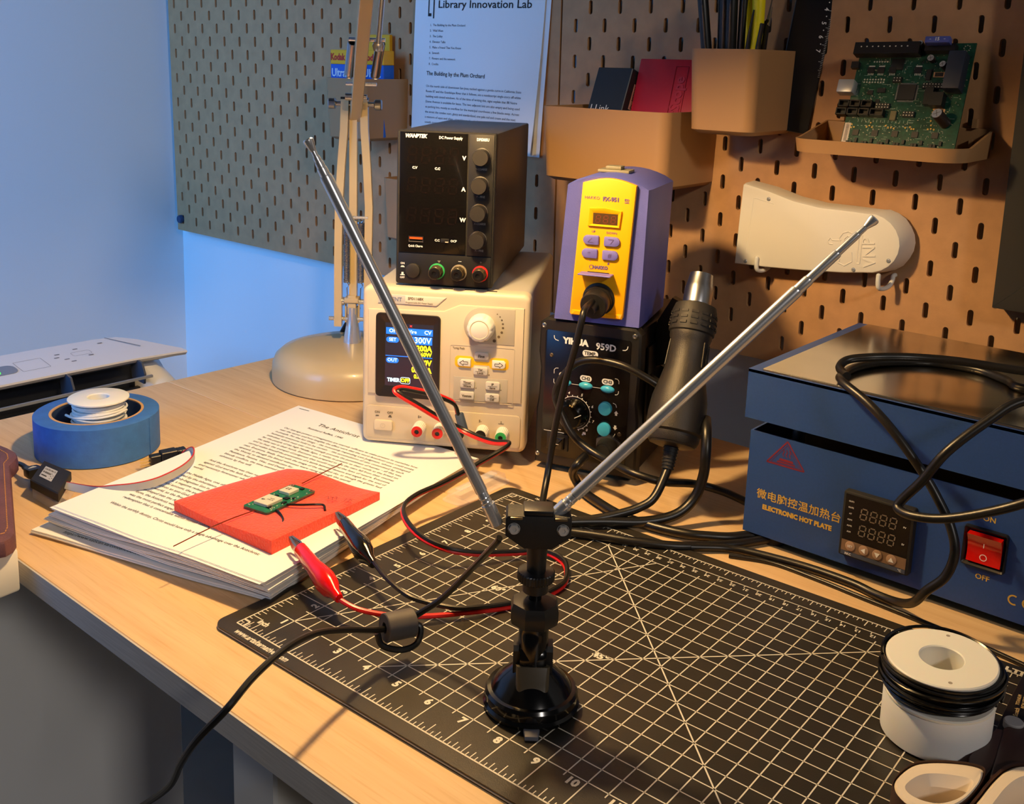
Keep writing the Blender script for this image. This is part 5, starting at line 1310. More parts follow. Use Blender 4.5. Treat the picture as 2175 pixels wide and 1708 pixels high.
part('red_wire', m_redw, tl, lambda b: pair(b, [(p[0], p[1], p[2] + .0012) for p in redend[:26]] + redend[26:], (.0014, .0)))
part('black_wire', m_cable, tl, lambda b: pair(b, blkend, (-.0018, 0)))
def croc(mb, fr, back, jaw, nm):
    M, L = aim(Vector(back) - TLB, Vector(fr) - TLB)
    prof = [(.0026, 0), (.0030, .001), (.0034, .006), (.0062, .012), (.0074, .020), (.0070, .026), (.0058, .036), (.0050, L - .001), (.0042, L), (.0030, L)]
    def boot(b):
        n = 32; R = []
        for r, z in prof: R.append([(r * math.cos(2 * PI * i / n) * (1 - .10 * (z / L)), r * 1.18 * math.sin(2 * PI * i / n) * (1 if z < .03 else .95), z) for i in range(n)])
        loft(b, R, M)
    o = part('clip_boot', mb, tl, boot, smooth=60)
    jl = (Vector(jaw) - Vector(fr)).length
    def jawf(b):
        for s in (1, -1):
            loft(b, [[(x, y + s * off, z) for x, y in rrect(-w, -.0007, w, .0007)] for w, off, z in ((.0026, .0022, L - .004), (.0024, .0026, L + jl * .35), (.0014, .0008, L + jl))], M @ RZ(90))
            for i in range(7):
                z = L + jl * (.25 + .1 * i); off = s * (.0024 - .0014 * (.1 * i + .25))
                rod(b, M @ RZ(90) @ Vector((-.0018, off - s * .0006, z)), M @ RZ(90) @ Vector((.0018, off - s * .0006, z)), .0005, n=5)
    part('clip_jaws', m_steel, tl, jawf)
croc(m_redr, (1.0315, -.5582, .0285), (1.0895, -.5722, .0195), (1.0165, -.5570, .0290), 'red')
croc(m_bkr, (1.0215, -.5108, .0285), (1.0715, -.5268, .0200), (1.0080, -.5100, .0275), 'black')
part('sleeve', mat('blue_grey_sleeve', (52, 66, 88), .55), tl, lambda b: (lambda M, L: lathe(b, [(0, 0), (.0040, 0), (.0041, .001), (.0041, L - .001), (.0036, L), (0, L)], 20, M))(*aim(Vector((.9655, -.3240, .0370)) - TLB, Vector((.9610, -.3262, .0525)) - TLB)))

# ------------------------------------------------------------------ clear blister beside the pile
m_clear = mat('clear_plastic', (250, 250, 250), 0.06, alpha=.16)
cl = thing('clear_blister', 'clear plastic blister lying on the desk between papers and mat', 'packaging', (1.0065, -.3500, .0003), rz=94)
def blister(b):
    pts = rrect(-.036, -.0115, .036, .0115, .006, 5)
    loft(b, [[(x, y, 0) for x, y in pts], [(x, y, .0008) for x, y in pts], [(x, y, .0010) for x, y in inset(pts, .0028)], [(x, y, .0075) for x, y in inset(pts, .0042)], [(x, y, .0082) for x, y in inset(pts, .0052)]])
part('blister_shell', m_clear, cl, blister, smooth=40)
part('blister_ridge', m_clear, cl, lambda b: (box(b, .008, -.004, .0083, .024, .004, .0100, bev=.001), box(b, -.026, -.0035, .0083, -.006, .0035, .0096, bev=.001)))

# ------------------------------------------------------------------ blue tape roll and small spool of white wire in it
m_tape = mat('blue_masking_tape', (46, 98, 172), 0.65, noise=(120, .10), bump=(600, .15))
m_card = mat('cardboard', (196, 152, 102), 0.8)
TX, TY = .6925, -.5245
tr = thing('tape_roll', 'wide roll of blue masking tape lying on the desk before the printer', 'tape', (TX, TY, .0003))
part('tape', m_tape, tr, lambda b: lathe(b, [(.0405, 0), (.0525, 0), (.0540, .0006), (.0540, .0354), (.0530, .0360), (.0405, .0360)], 96, closed=True))
part('core', m_card, tr, lambda b: lathe(b, [(.0382, .0002), (.0405, .0002), (.0405, .0362), (.0382, .0362)], 96, closed=True))
part('core_lining', mat('navy_card_lining', (34, 52, 84), .5), tr, lambda b: lathe(b, [(.0378, .0006), (.0382, .0006), (.0382, .0352), (.0378, .0352)], 96, closed=True))
part('tape_end', m_tape, tr, lambda b: box(b, .0536, -.0020, .001, .0546, .0004, .035, RZ(28)))
ss = thing('wire_spool', 'small white spool of white wire standing inside the blue tape roll', 'spool', (.6945, -.5235, .0004), rz=40)
def fl2(b, z): lathe(b, [(.0090, z), (.0255, z), (.0266, z + .0006), (.0266, z + .0018), (.0255, z + .0025), (.0100, z + .0025), (.0090, z + .0018)], 64, closed=True)
part('spool_core', m_spool, ss, lambda b: (fl2(b, 0), fl2(b, .0470), lathe(b, [(.0090, .002), (.0180, .002), (.0180, .0475), (.0090, .0475)], 48, closed=True)))
m_ww = mat('white_wire_insulation', (222, 220, 214), 0.45)
def wwind(b):
    coil(b, 0, 0, .0195, .0011, .0045, .0450, 19, per=44)
    coil(b, 0, 0, .0214, .0011, .020, .0445, 11, per=44, wob=.0006)
    coil(b, 0, 0, .0228, .0011, .0265, .0425, 4, per=44, wob=.0012)
    tube(b, [(-.0262, -.0100, .0340), (-.0140, -.0200, .0350), (.0050, -.0238, .0362), (.0200, -.0160, .0376), (.0262, -.0020, .0385)], .0012, n=8)
part('wound_wire', m_ww, ss, wwind)

# ------------------------------------------------------------------ debug adapter with ribbon cable
DB = Vector((.7640, -.6050, .0004))
da = thing('debug_adapter', 'small black debug adapter with grey ribbon cable and pin plug by the papers', 'adapter', tuple(DB))
dax = (Vector((.7664, -.5867, 0)) - Vector((.7273, -.5909, 0))); 
c4 = [(.7273, -.5909), (.7664, -.5867), (.8020, -.6150), (.7594, -.6175)]
AM = Matrix(((.0, 0, 0, 0),) * 3 + ((0, 0, 0, 1),))
# local frame: x along the cable direction (left to right in the photo), y across
ex = Vector((.975, .06, -.02)).normalized()
pl4 = [(x - DB.x, y - DB.y) for x, y in c4]
pl4 = [(x, y) for x, y in pl4]
part('case', m_blackm, da, lambda b: loft(b, [[(x, y, .0085) for x, y in pl4], [(x, y, .0150) for x, y in pl4], [(x, y, .0158) for x, y in inset(pl4, .0008)]]))
part('clear_base', m_clear, da, lambda b: loft(b, [[(x + dx, y + dy, 0.0003) for x, y, dx, dy in ((*pl4[0], .004, .001), (*pl4[1], .007, -.001), (*pl4[2], .003, -.002), (*pl4[3], .001, .001))], [(x + dx, y + dy, .0083) for x, y, dx, dy in ((*pl4[0], .004, .001), (*pl4[1], .007, -.001), (*pl4[2], .003, -.002), (*pl4[3], .001, .001))]]))
def lab(s, t): return Vector((*pl4[0], 0)).lerp(Vector((*pl4[1], 0)), s).lerp(Vector((*pl4[3], 0)).lerp(Vector((*pl4[2], 0)), s), t)
P = Print()
P.put([(.18, .22, 0), (.62, .22, 0), (.62, .72, 0), (.18, .72, 0)], [(0, 1, 2, 3)], I4, lambda a, c, d: lab(a, c) + Vector((0, 0, .0160)))
P.done('label', mat('grey_label', (172, 174, 178), .6), da)
P = Print(); fnl = lambda a, c, d: lab(a, c) + Vector((0, 0, .0161))
vs, fs = text_geo('J-Link EDU Mini V2', .095, 'LEFT', .03); w_ = max(q[0] for q in vs)
P.put([(.21 + a * .38 / w_, .32 - b_, 0) for a, b_, _ in vs], fs, I4, fnl)
vs, fs = text_geo('SN 802002560', .095, 'LEFT', .05); w_ = max(q[0] for q in vs)
P.put([(.21 + a * .28 / w_, .47 - b_, 0) for a, b_, _ in vs], fs, I4, fnl)
P.rect(.21, .60, .40, .64, fn=None) if False else P.put([(.21, .59, 0), (.40, .59, 0), (.40, .64, 0), (.21, .64, 0)], [(0, 1, 2, 3)], I4, fnl)
for k_ in range(5): P.put([(.50 + (k_ % 2) * .06, .42 + k_ * .055, 0), (.53 + (k_ % 2) * .06, .42 + k_ * .055, 0), (.53 + (k_ % 2) * .06, .445 + k_ * .055, 0), (.50 + (k_ % 2) * .06, .445 + k_ * .055, 0)], [(0, 1, 2, 3)], I4, fnl)
P.done('label_print', m_ink, da)
pa, pb = lab(-.02, .50) + Vector((0, 0, .0120)), lab(-.42, .42) + Vector((0, 0, .0105))
def usb(b):
    M, L = aim(pa, pb)
    loft(b, [[(x, y, z) for x, y in rrect(-w, -h, w, h, .0012, 3)] for w, h, z in ((.0062, .0038, 0), (.0064, .0040, .004), (.0060, .0038, .012), (.0040, .0030, .016))], M)
    rod(b, M @ Vector((0, 0, .015)), M @ Vector((0, 0, .026)), .0030, .0022)
up_ = part('usb_plug', m_black, da, usb)
part('plug_label', mat('grey_label', (172, 174, 178), .6), up_, lambda b: box(b, -.0035, -.0002, 0, .0035, .0002, .006, (lambda M: M)(T(*(pa.lerp(pb, .28) + Vector((0, 0, .0037)))) @ RZ(24) @ RX(90) @ T(0, 0, -.003))))
part('usb_cable', m_cable, da, lambda b: tube(b, [pb.lerp(pa, .1), pb + (pb - pa) * .8 + Vector((0, 0, .001)), pb + (pb - pa) * 2.0 + Vector((0, 0, -.003)), pb + (pb - pa) * 3.6 + Vector((0, -.006, -.006))], .0021, n=10))
rib = [(.7790, -.6005, .0125), (.8000, -.5980, .0150), (.8170, -.5920, .0165), (.8320, -.5850, .0200), (.8450, -.5742, .0225), (.8520, -.5620, .0245), (.8505, -.5480, .0250), (.8420, -.5300, .0240), (.8280, -.5130, .0220), (.8150, -.5020, .0210), (.8010, -.4945, .0190), (.7925, -.4925, .0160), (.7860, -.4935, .0125)]
def ribbon(b, o0, o1, th=.0005):
    P_ = spline([Vector(p) - DB for p in rib], 6); R = []
    for i, p in enumerate(P_):
        t = (P_[min(i + 1, len(P_) - 1)] - P_[max(i - 1, 0)]).normalized(); sd = t.cross(Vector((0, 0, 1))).normalized()
        f = i / (len(P_) - 1); tw = .25 + .75 * min(1, f * 5) * (1 if f < .85 else max(.0, (1 - f) / .15))
        up = (Vector((0, 0, 1)) * tw + sd * (-(1 - tw))).normalized(); nn = t.cross(up).normalized()
        R.append([tuple(p + up * o0 - nn * th), tuple(p + up * o1 - nn * th), tuple(p + up * o1 + nn * th), tuple(p + up * o0 + nn * th)])
    loft(b, R)
part('ribbon_cable', mat('grey_ribbon', (168, 166, 166), .55), da, lambda b: ribbon(b, -.0034, .0028))
part('ribbon_stripe', mat('red_stripe', (196, 44, 40), .55), da, lambda b: ribbon(b, .0028, .0034, .00055))
q0, q1 = Vector((.7805, -.4885, .0085)) - DB, Vector((.7722, -.5190, .0075)) - DB
def plug(b):
    M, L = aim(q0, q1)
    M = T(*M.translation) @ M.to_3x3().to_4x4()
    for w, h, z0, z1 in ((.0062, .0048, 0, .0085), (.0070, .0054, .0085, .0225), (.0052, .0040, .0225, L)): box(b, -h, -w, z0, h, w, z1, M, bev=.0006, seg=1)
    for i in range(3): box(b, -.0051, -.0060, .0012 + i * .0026, .0051, .0060, .0024 + i * .0026, M)
cp_ = part('pin_plug', m_black, da, plug)
def pins(b):
    M, L = aim(q0, q1)
    for i in range(3):
        for j in range(2): rod(b, M @ Vector((-.0015 + j * .003, -.003 + i * .003, L)), M @ Vector((-.0015 + j * .003, -.003 + i * .003, L + .0085)), .0004, n=6)
part('pin', mat('gold_pin', (214, 178, 98), .3, .9), cp_, pins)['kind'] = 'stuff'
# ------------------------------------------------------------------ printer on its cabinet beyond the left end of the desk
m_prw = mat('printer_white', (214, 212, 214), 0.4)
m_prd = mat('printer_dark', (22, 26, 36), 0.35)
cb = thing('cabinet', 'plain white cabinet under the printer, seen beneath the desk edge', 'cabinet', (.10, -.76, -.7298))
part('carcass', m_wall, cb, lambda b: box(b, 0, 0, .02, .398, .428, .62, bev=.002, seg=1))
part('plinth', m_wall, cb, lambda b: box(b, .01, .01, 0, .388, .418, .0205))
pr = thing('printer', 'white inkjet printer with a tilted control panel standing left of the desk', 'printer', (.49, -.55, -.1096))
def pz(z): return z + .1096
def prbody(b):
    R = []
    for y, top, x1 in ((-.205, .012, -.020), (-.19, .018, -.020), (.150, .018, -.022), (.185, .015, -.022), (.215, .006, -.028), (.236, -.010, -.036), (.244, -.040, -.05)):
        R.append([(-.34, y, 0), (x1 + .010, y, 0), (x1, y, pz(min(top, -.05))), (x1 - .004, y, pz(top - .006)), (x1 - .012, y, pz(top)), (-.052, y, pz(top - .004)), (-.075, y, pz(min(top, -.045))), (-.31, y, pz(min(top, -.062))), (-.34, y, pz(-.075))])
    loft(b, R)
part('body', m_prw, pr, prbody, smooth=40)
def flank(b):
    R = []
    for y, x0, x1, zt in ((.186, -.020, .024, -.014), (.192, -.020, .026, -.006), (.208, -.022, .026, -.008), (.226, -.026, .022, -.022), (.240, -.03, .012, -.045)):
        R.append([(x0, y, 0), (x1, y, 0), (x1 + .004, y, pz(zt - .03)), (x1 - .006, y, pz(zt - .004)), (x0, y, pz(zt + .012))])
    loft(b, R)
part('side_flank', m_prw, pr, flank, smooth=50)
part('paper_bay', m_prd, pr, lambda b: (box(b, -.0195, -.20, pz(-.052), -.0180, .188, pz(.010)), box(b, -.0195, -.20, 0, .030, .188, pz(-.048)), box(b, -.012, -.20, pz(-.03), -.006, .186, pz(-.024))))
part('output_tray_edge', mat('grey_tray_edge', (120, 124, 132), .5), pr, lambda b: loft(b, [[(x + .036, y, pz(z - .0010 + .0015 * (y > 0))) for x, z in ((-.002, -.0018), (.001, -.0018), (.001, .0010), (-.002, .0010))] for y in (-.20, .178)]))
for y in (.092, .176):
    def gd(b):
        pts = [(-.010, -.010), (.016, -.012), (.018, .000), (.012, .012), (-.004, .016), (-.012, .010)]
        prism(b, pts, -.0012, .0012, T(.006, y, pz(.0)) @ Matrix(((1, 0, 0, 0), (0, 0, 1, 0), (0, 1, 0, 0), (0, 0, 0, 1))))
    part('paper_guide', mat('smoke_grey_plastic', (70, 74, 84), .25), pr, gd)
def panel(b):
    front = [(.006, -.205), (.008, -.10), (.009, .0), (.009, .09), (.010, .17), (.010, .225), (.012, .238)]
    back = [(.002, .236), (-.018, .222), (-.044, .205), (-.056, .185), (-.060, .16), (-.062, .08), (-.062, -.05), (-.062, -.205)]
    P_ = front + back
    def z(x): return .0165 + (.009 - x) * .155
    top = [(x, y, pz(z(x) - (.002 if y > .2 else 0))) for x, y in P_]
    loft(b, [[(x * .9 - .003, y, zz - .006) for x, y, zz in top], [(x, y, zz - .0022) for x, y, zz in top], top])
part('control_panel', m_prw, pr, panel, smooth=30)
PM = T(0, 0, pz(.0165 + .009 * .155)) @ RY(math.degrees(math.atan(.155))) @ RZ(90)       # panel drawings: x along the printer, y towards its back
lcd_ = part('status_display', mat('display_surround', (120, 128, 144), .3), pr, lambda b: prism(b, rrect(-.060, .016, .048 - .0, .036, .008), 0, .0006, PM) if False else prism(b, rrect(-.040, .012, .052, .034, .008), 0, .0006, PM))
part('green_light', mat('green_status_light', (70, 214, 90), .4, emit=1.2), lcd_, lambda b: prism(b, rrect(-.020, .014, .034, .027, .005), .0005, .0009, PM))
P = Print()
P.path(rrect(.055, .012, .085, .038, .001), .0005, PM, True)
for x, y in ((.100, .030), (.108, .022), (.104, .038), (.128, .044), (.136, .022), (.160, .048), (.112, .014)): P.poly(rrect(x - .003, y - .0012, x + .003, y + .0012, .001), PM)
P.path(rrect(.118, .026, .140, .036, .003), .0004, PM, True)
P.line(.172, .060, .196, .020, .0015, PM)
P.done('panel_icons', mat('panel_icon_grey', (120, 122, 130), .6), pr)

# ------------------------------------------------------------------ things hung on the boards
BT = RX(0.945)
def boardM(x, z): return Matrix.Rotation(TILT, 4, 'X') @ T(x, 0, z)
def on_board(name, label, cat, x, z, group=None, d=-.0004):
    M = Matrix.Rotation(TILT, 4, 'X') @ T(x, d, z)
    return thing(name, label, cat, tuple(M.translation), group=group, rot=(TILT, 0, 0))
m_bin = mat('tan_bin_plastic', (166, 126, 84), 0.5)
def bin_(o, w, h, d, wb, db, r, th=.002, name='bin_body', hooks=True):
    """open container: back at y=0, front at y=-d; narrower foot wb x db; origin at rim, left back corner"""
    def fp(w_, d_, dx): return [(dx + x, -y) for x, y in rrect(0, -r, w_, d_, r, 5)] if False else [(dx, 0.0), (dx, -(d_ - r))] + [(dx + r - r * math.cos(math.radians(a)), -(d_ - r) - r * math.sin(math.radians(a))) for a in (18, 36, 54, 72, 90)] + [(dx + w_ - r + r * math.sin(math.radians(a)), -(d_ - r) - r * math.cos(math.radians(a))) for a in (0, 18, 36, 54, 72)] + [(dx + w_, -(d_ - r)), (dx + w_, 0.0)]
    dxb = (w - wb) / 2
    def f(b):
        outer = [fp(w, d, 0), fp(w - (w - wb) * .15, d - (d - db) * .15, dxb * .15), fp(wb, db, dxb), fp(wb - .010, db - .006, dxb + .005)]
        zs = [0, -h * .15, -h + .004, -h]
        R = [[(x, y, z) for x, y in o_] for o_, z in zip(outer, zs)]
        Rin = [[(x, y, 0) for x, y in inset(outer[0], th)], [(x, y, -h + .008) for x, y in inset(outer[2], th + .001)]]
        vo = [_addv(b, r_, I4) for r_ in R]; vi = [_addv(b, r_, I4) for r_ in Rin]
        n = len(vo[0])
        seq = vo[::-1] + vi
        for A, B in zip(seq[:-1], seq[1:]):
            for i in range(n):
                j = (i + 1) % n; _face(b, (A[i], A[j], B[j], B[i]))
        _face(b, vo[-1][::-1]); _face(b, vi[-1])
    return part(name, m_bin, o, f, smooth=40)
def lip(o, w, d, r):
    pass
b1 = on_board('storage_bin', 'small tan bin holding yellow and blue film boxes, on the left board behind the lamp', 'bin', .4790, .3400, 'tan bins hung on the boards')
bin_(b1, .077, .080, .080, .073, .077, .010)
b2 = on_board('storage_bin', 'small tan bin mostly hidden behind the black power supply', 'bin', .5835, .2170, 'tan bins hung on the boards')
bin_(b2, .077, .080, .074, .073, .071, .010)
b3 = on_board('storage_bin', 'wide tan bin behind the blue and yellow station, holding black and red boxes', 'bin', .8635, .3215, 'tan bins hung on the boards')
bin_(b3, .158, .078, .102, .152, .098, .012)
b4 = on_board('storage_bin', 'tall tan bin full of pens and tools at the top of the picture', 'bin', 1.0335, .3830, 'tan bins hung on the boards')
bin_(b4, .0725, .080, .090, .068, .086, .011)
b5 = on_board('shelf_tray', 'shallow tan tray carrying the large green circuit board', 'tray', 1.1290, .3050, None)
def tray(b):
    out = [(x, y) for x, y in rrect(.010, -.086, .164, .022, .026, 8) if True]
    top = [(x, y) for x, y in out]
    out = [(x, min(y, -.0005)) for x, y in out]
    inn = [(x, min(y, -.0025)) for x, y in inset(rrect(.010, -.086, .164, .022, .026, 8), .0022)]
    h = .0120
    def hh(y): return .0 if y < -.040 else (y + .040) / .040 * .014
    vo0 = _addv(b, [(x, y, -h) for x, y in inset(out, .002)], I4); vo1 = _addv(b, [(x, y, hh(y)) for x, y in out], I4)
    vi1 = _addv(b, [(x, y, hh(y)) for x, y in inn], I4); vi0 = _addv(b, [(x, y, -h + .003) for x, y in inn], I4)
    n = len(out)
    for A, B in ((vo0, vo1), (vo1, vi1), (vi1, vi0)):
        for i in range(n):
            j = (i + 1) % n; _face(b, (A[i], A[j], B[j], B[i]))
    _face(b, vo0[::-1]); _face(b, vi0)
part('tray_body', m_bin, b5, tray, smooth=50)
part('wall_peg', m_bin, b5, lambda b: (box(b, .026, -.006, .014, .030, .002, .022), box(b, .146, -.006, .014, .150, .002, .022)))
part('rib', m_bin, b5, lambda b: (box(b, .030, -.010, -.012, .033, -.004, .004), box(b, .146, -.010, -.012, .149, -.004, .004)))

# film boxes
m_yb = mat('film_yellow', (238, 170, 22), .45); m_bb = mat('film_blue', (24, 92, 186), .45); m_kred = mat('film_red', (196, 44, 24), .5)
def filmbox(label, x, z, d, rz, lettered=True, w=.042, h=.112, t=.03):
    o = on_board('film_box', label, 'box', x, z, 'film boxes in the small bin', d); o.rotation_euler = (TILT, 0, math.radians(rz))
    part('carton', m_bb, o, lambda b: box(b, 0, -t, 0, w, 0, h * .835, bev=.0008, seg=1))
    part('carton_top', m_yb, o, lambda b: box(b, 0, -t, h * .835, w, 0, h, bev=.0008, seg=1))
    if lettered:
        P = Print(); P.text('Kodak', w * .38, h * .915, .0115, FR @ T(0, 0, t), bold=.05); P.done('red_lettering', m_kred, o)
        P = Print(); P.text('Ultra', w * .42, h * .735, .0145, FR @ T(0, 0, t), bold=.02); P.rect(w * .12, h * .655, w * .8, h * .663, FR @ T(0, 0, t)); P.done('white_lettering', m_whiteink, o)
    return o
filmbox('film box with red and white lettering at the left of the small bin', .4840, .2640, -.040, -4)
f2 = filmbox('second film box, half hidden behind the lamp arm in the small bin', .5180, .2640, -.026, 8, True, .034, .112, .022)
f3 = on_board('film_carton_flap', 'plain yellow open carton flap standing behind the film boxes', 'box', .4880, .3050, -.008, None) if False else on_board('film_carton', 'plain yellow carton standing tallest behind the film boxes', 'box', .4890, .2640, None, -.0045)
part('carton', m_yb, f3, lambda b: box(b, 0, -.006, .0, .042, 0, .1330, bev=.0008, seg=1))

# black and red boxes in the wide bin
jb = on_board('probe_box', 'small black box with white lettering leaning in the wide tan bin', 'box', .8800, .2500, None, -.066)
jb.rotation_euler = (TILT - .36, 0, math.radians(-3))
part('box_body', mat('black_carton', (26, 30, 34), .4), jb, lambda b: box(b, 0, -.0, 0, .047, .026, .1205, bev=.0008, seg=1))
P = Print(); P.text('J-Link', .0165, .0735, .0115, FR, bold=.0); P.done('white_lettering', m_whiteink, jb)
part('side_sticker', mat('pink_sticker', (206, 150, 136), .6), jb, lambda b: box(b, .0470, .010, .078, .0472, .021, .106))
P = Print(); Ms_ = Matrix(((0, 0, 1, .0473), (1, 0, 0, 0), (0, 1, 0, 0), (0, 0, 0, 1)))
for i in range(9): P.rect(.0116, .088 + i * .0018, .0150 + (i % 3) * .0015, .089 + i * .0018, Ms_)
P.path([(.0120, .080), (.0150, .085), (.0180, .080)], .0006, Ms_, True); P.done('sticker_print', m_ink, jb)
rb_ = on_board('red_case', 'crimson case with raised lettering down its right side in the wide tan bin', 'case', .9330, .2500, None, -.052)
rb_.rotation_euler = (TILT - .30, 0, math.radians(4))
m_red2 = mat('crimson_plastic', (178, 26, 44), .42)
part('case_body', m_red2, rb_, lambda b: box(b, 0, 0, 0, .072, .016, .129, bev=.0014))
part('letter_recess', mat('crimson_plastic_recess', (150, 20, 36), .5), rb_, lambda b: band_front(b, rrect(.0445, .040, .0600, .1215, .001), rrect(.0455, .041, .059, .1205, .001), -.0002, .0008))
def btxt(b):
    vs, fs = text_geo('BitScope', .0165, 'CENTER', .03)
    M = FR @ T(.0522, .083, 0) @ RZ(90)
    lo_ = [b.verts.new(M @ Vector((a * .92, c, -.0004))) for a, c, _ in vs]; hi_ = [b.verts.new(M @ Vector((a * .92, c, .0009))) for a, c, _ in vs]
    cnt = {}
    for f in fs:
        _face(b, [hi_[i] for i in f])
        for i in range(len(f)):
            e = (f[i], f[(i + 1) % len(f)]); cnt[e] = cnt.get(e, 0) + 1
    for (i, j) in cnt:
        if (j, i) not in cnt: _face(b, (lo_[i], lo_[j], hi_[j], hi_[i]))
part('raised_lettering', m_red2, rb_, btxt, smooth=0, recalc=False)

# pens and tools in the tall bin: x, depth, lean in x, lean in y, length above foot
m_pen = mat('pen_black', (20, 20, 21), .35)
def pen(label, x, d, lx, ly, L, r, m, clip=False, name='pen'):
    o = on_board(name, label, 'pen', x, .3060, 'pens in the tall bin', -d)
    p0 = Vector((0, 0, 0)); p1 = Vector((lx, -ly, L))
    part('barrel', m, o, lambda b: (lambda M, L_: lathe(b, [(0, 0), (r * .4, .002), (r, .012), (r, L_ - .006), (r * .85, L_), (0, L_)], 20, M))(*aim(p0, p1)))
    if clip: part('clip', mat('grey_metal_clip', (132, 138, 148), .3, .9), o, lambda b: (lambda M: box(b, -.0018, -r - .0026, L - .085, .0018, -r - .0008, L - .036, M, bev=.0004, seg=1))(aim(p0, p1)[0] @ RZ(-50)))
    return o
pen('leftmost black pen with a grey metal clip in the tall bin', 1.0530, .068, -.0190, .006, .145, .0052, m_pen, True)
pen('black pen second from the left in the tall bin', 1.0520, .044, -.0070, .0, .150, .0050, m_pen)
pen('thick black marker third from the left in the tall bin', 1.0600, .062, -.0040, .004, .150, .0066, m_pen)
pen('black pen fourth from the left in the tall bin, beside the yellow tool', 1.0685, .066, -.0030, .004, .150, .0056, m_pen)
pen('slim black pen just left of the yellow tool in the tall bin', 1.0745, .060, .0, .002, .150, .0042, m_pen)
yt = on_board('yellow_pliers', 'pair of yellow and black tool grips standing in the tall bin', 'pliers', 1.0800, .3070, None, -.058)
m_ytool = mat('yellow_grip', (232, 214, 12), .42)
part('grip', m_ytool, yt, lambda b: tube(b, [(.0, 0, 0), (-.001, 0, .06), (-.0012, 0, .09), (-.004, 0, .120), (-.005, 0, .15)], (.0030, .0055), n=14))
part('grip', m_ytool, yt, lambda b: tube(b, [(.006, -.004, 0), (.0075, -.004, .06), (.0105, -.004, .09), (.0100, -.004, .120), (.0085, -.004, .15)], (.0040, .0070), n=14))
part('grip_inlay', m_pen, yt, lambda b: (tube(b, [(.003, -.009, .050), (.0045, -.0095, .075), (.0060, -.0105, .090), (.0095, -.0115, .112)], (.0032, .0008), n=10), tube(b, [(.0125, -.006, .050), (.0140, -.007, .078), (.0170, -.007, .100)], (.0030, .0020), n=10), tube(b, [(-.005, -.003, .050), (-.0055, -.004, .080), (-.0040, -.0055, .108)], (.0026, .0008), n=10)))
tw = on_board('tweezers', 'thin black and steel tweezers leaning right of the yellow tool in the tall bin', 'tweezers', 1.0880, .3070, None, -.052)
part('arm', m_pen, tw, lambda b: tube(b, [(0, 0, 0), (.004, 0, .09), (.0075, 0, .104)], (.0024, .0016), n=8)); part('arm', m_pen, tw, lambda b: tube(b, [(.004, -.006, 0), (.010, -.006, .088), (.012, -.006, .098)], (.0022, .0014), n=8))
part('tip', m_steel, tw, lambda b: (tube(b, [(.0075, 0, .104), (.0112, 0, .128)], (.0013, .0003), n=8, k=1), tube(b, [(.012, -.006, .098), (.014, -.006, .115)], (.0012, .0003), n=8, k=1)))
ru = on_board('ruler', 'wide black ruler with white numbers standing at the right of the tall bin', 'ruler', 1.0960, .3070, None, -.010)
ru.rotation_euler = (TILT, math.radians(7), math.radians(20))
part('ruler_body', mat('ruler_black', (16, 17, 22), .3), ru, lambda b: box(b, -.010, -.0035, 0, .0270, 0, .160, bev=.0006, seg=1))
P = Print(); Mr_ = FR @ T(0, 0, .0035)
for i in range(60):
    z = .150 - i * .0016; P.line(.0268, z, .0268 - (.0042 if i % 10 == 0 else .0030 if i % 5 == 0 else .0018), z, .0003, Mr_)
for k_, z in ((6, .093), (7, .080), (5, .106), (4, .119)): P.text(str(k_), .0200, z, .0058, Mr_, rot=-90); P.dot(.0212, z + .0065, .0006, Mr_)
P.done('scale', m_whiteink, ru)

# ------------------------------------------------------------------ large green controller board in the tray
PO = Vector((1.1767, -.0599, .2953))
cbx = Vector((.9997, -.0004, .0229)); cby = Vector((-.0213, .3535, .9352)); cbn = Vector((-.0084, -.9354, .3534))
RM = Matrix((cbx, cby, cbn)).transposed()
cbd = thing('controller_board', 'large green controller board full of parts standing in the tan tray', 'circuit board', tuple(PO), rot=tuple(RM.to_euler()))
def bb_(b, x0, y0, x1, y1, z1, z0=0, bev=0): box(b, x0 * 1e-3, y0 * 1e-3, z0 * 1e-3, x1 * 1e-3, y1 * 1e-3, z1 * 1e-3, bev=bev)
def cpart(name, m, *rs, kind=None, bev=0, par=None):
    o = part(name, m, par or cbd, lambda b: [bb_(b, *r, bev=bev) for r in rs])
    if kind: o['kind'] = kind
    return o
m_gp = mat('green_pcb_large', (12, 62, 44), .32, noise=(260, .4), coat=.3)
part('board', m_gp, cbd, lambda b: box(b, 0, 0, -.0016, .1003, .1003, 0))
m_con = mat('connector_black', (15, 15, 16), .45)
tb = cpart('terminal_block', m_con, (-2.5, 87.5, 56, 98.5, 10))
P = Print()
for i in range(9): P.dot((4 + i * 5.2) * 1e-3, .0942, .0007, T(0, 0, .010))
P.done('terminal_screw', m_can, tb)
cpart('fuse_holder', m_con, (60, 90.5, 86, 97, 8)); fu = cpart('blade_fuse', mat('blue_fuse', (84, 98, 178), .35, trans=.2), (61.5, 94.5, 82.5, 100.5, 16, 8), bev=.0008)
P = Print(); P.text('15', .0720, .0976, .0042, T(0, 0, .016), bold=.03); P.rect(.0655, .0974, .0670, .0978, T(0, 0, .016)); P.rect(.0775, .0974, .0790, .0978, T(0, 0, .016)); P.done('fuse_number', m_whiteink, fu)
cpart('power_block', mat('slate_block', (34, 42, 56), .5), (83.5, 54, 97.5, 88, 14), bev=.0006)
cpart('relay_block', m_con, (74, 40, 85, 52, 10)); cpart('relay_block', m_con, (68, 42, 75, 58, 7))
cpart('usb_port', mat('usb_shell', (188, 186, 184), .35, .5), (-10.5, 50.5, 4.6, 63, 10.5), bev=.0012)
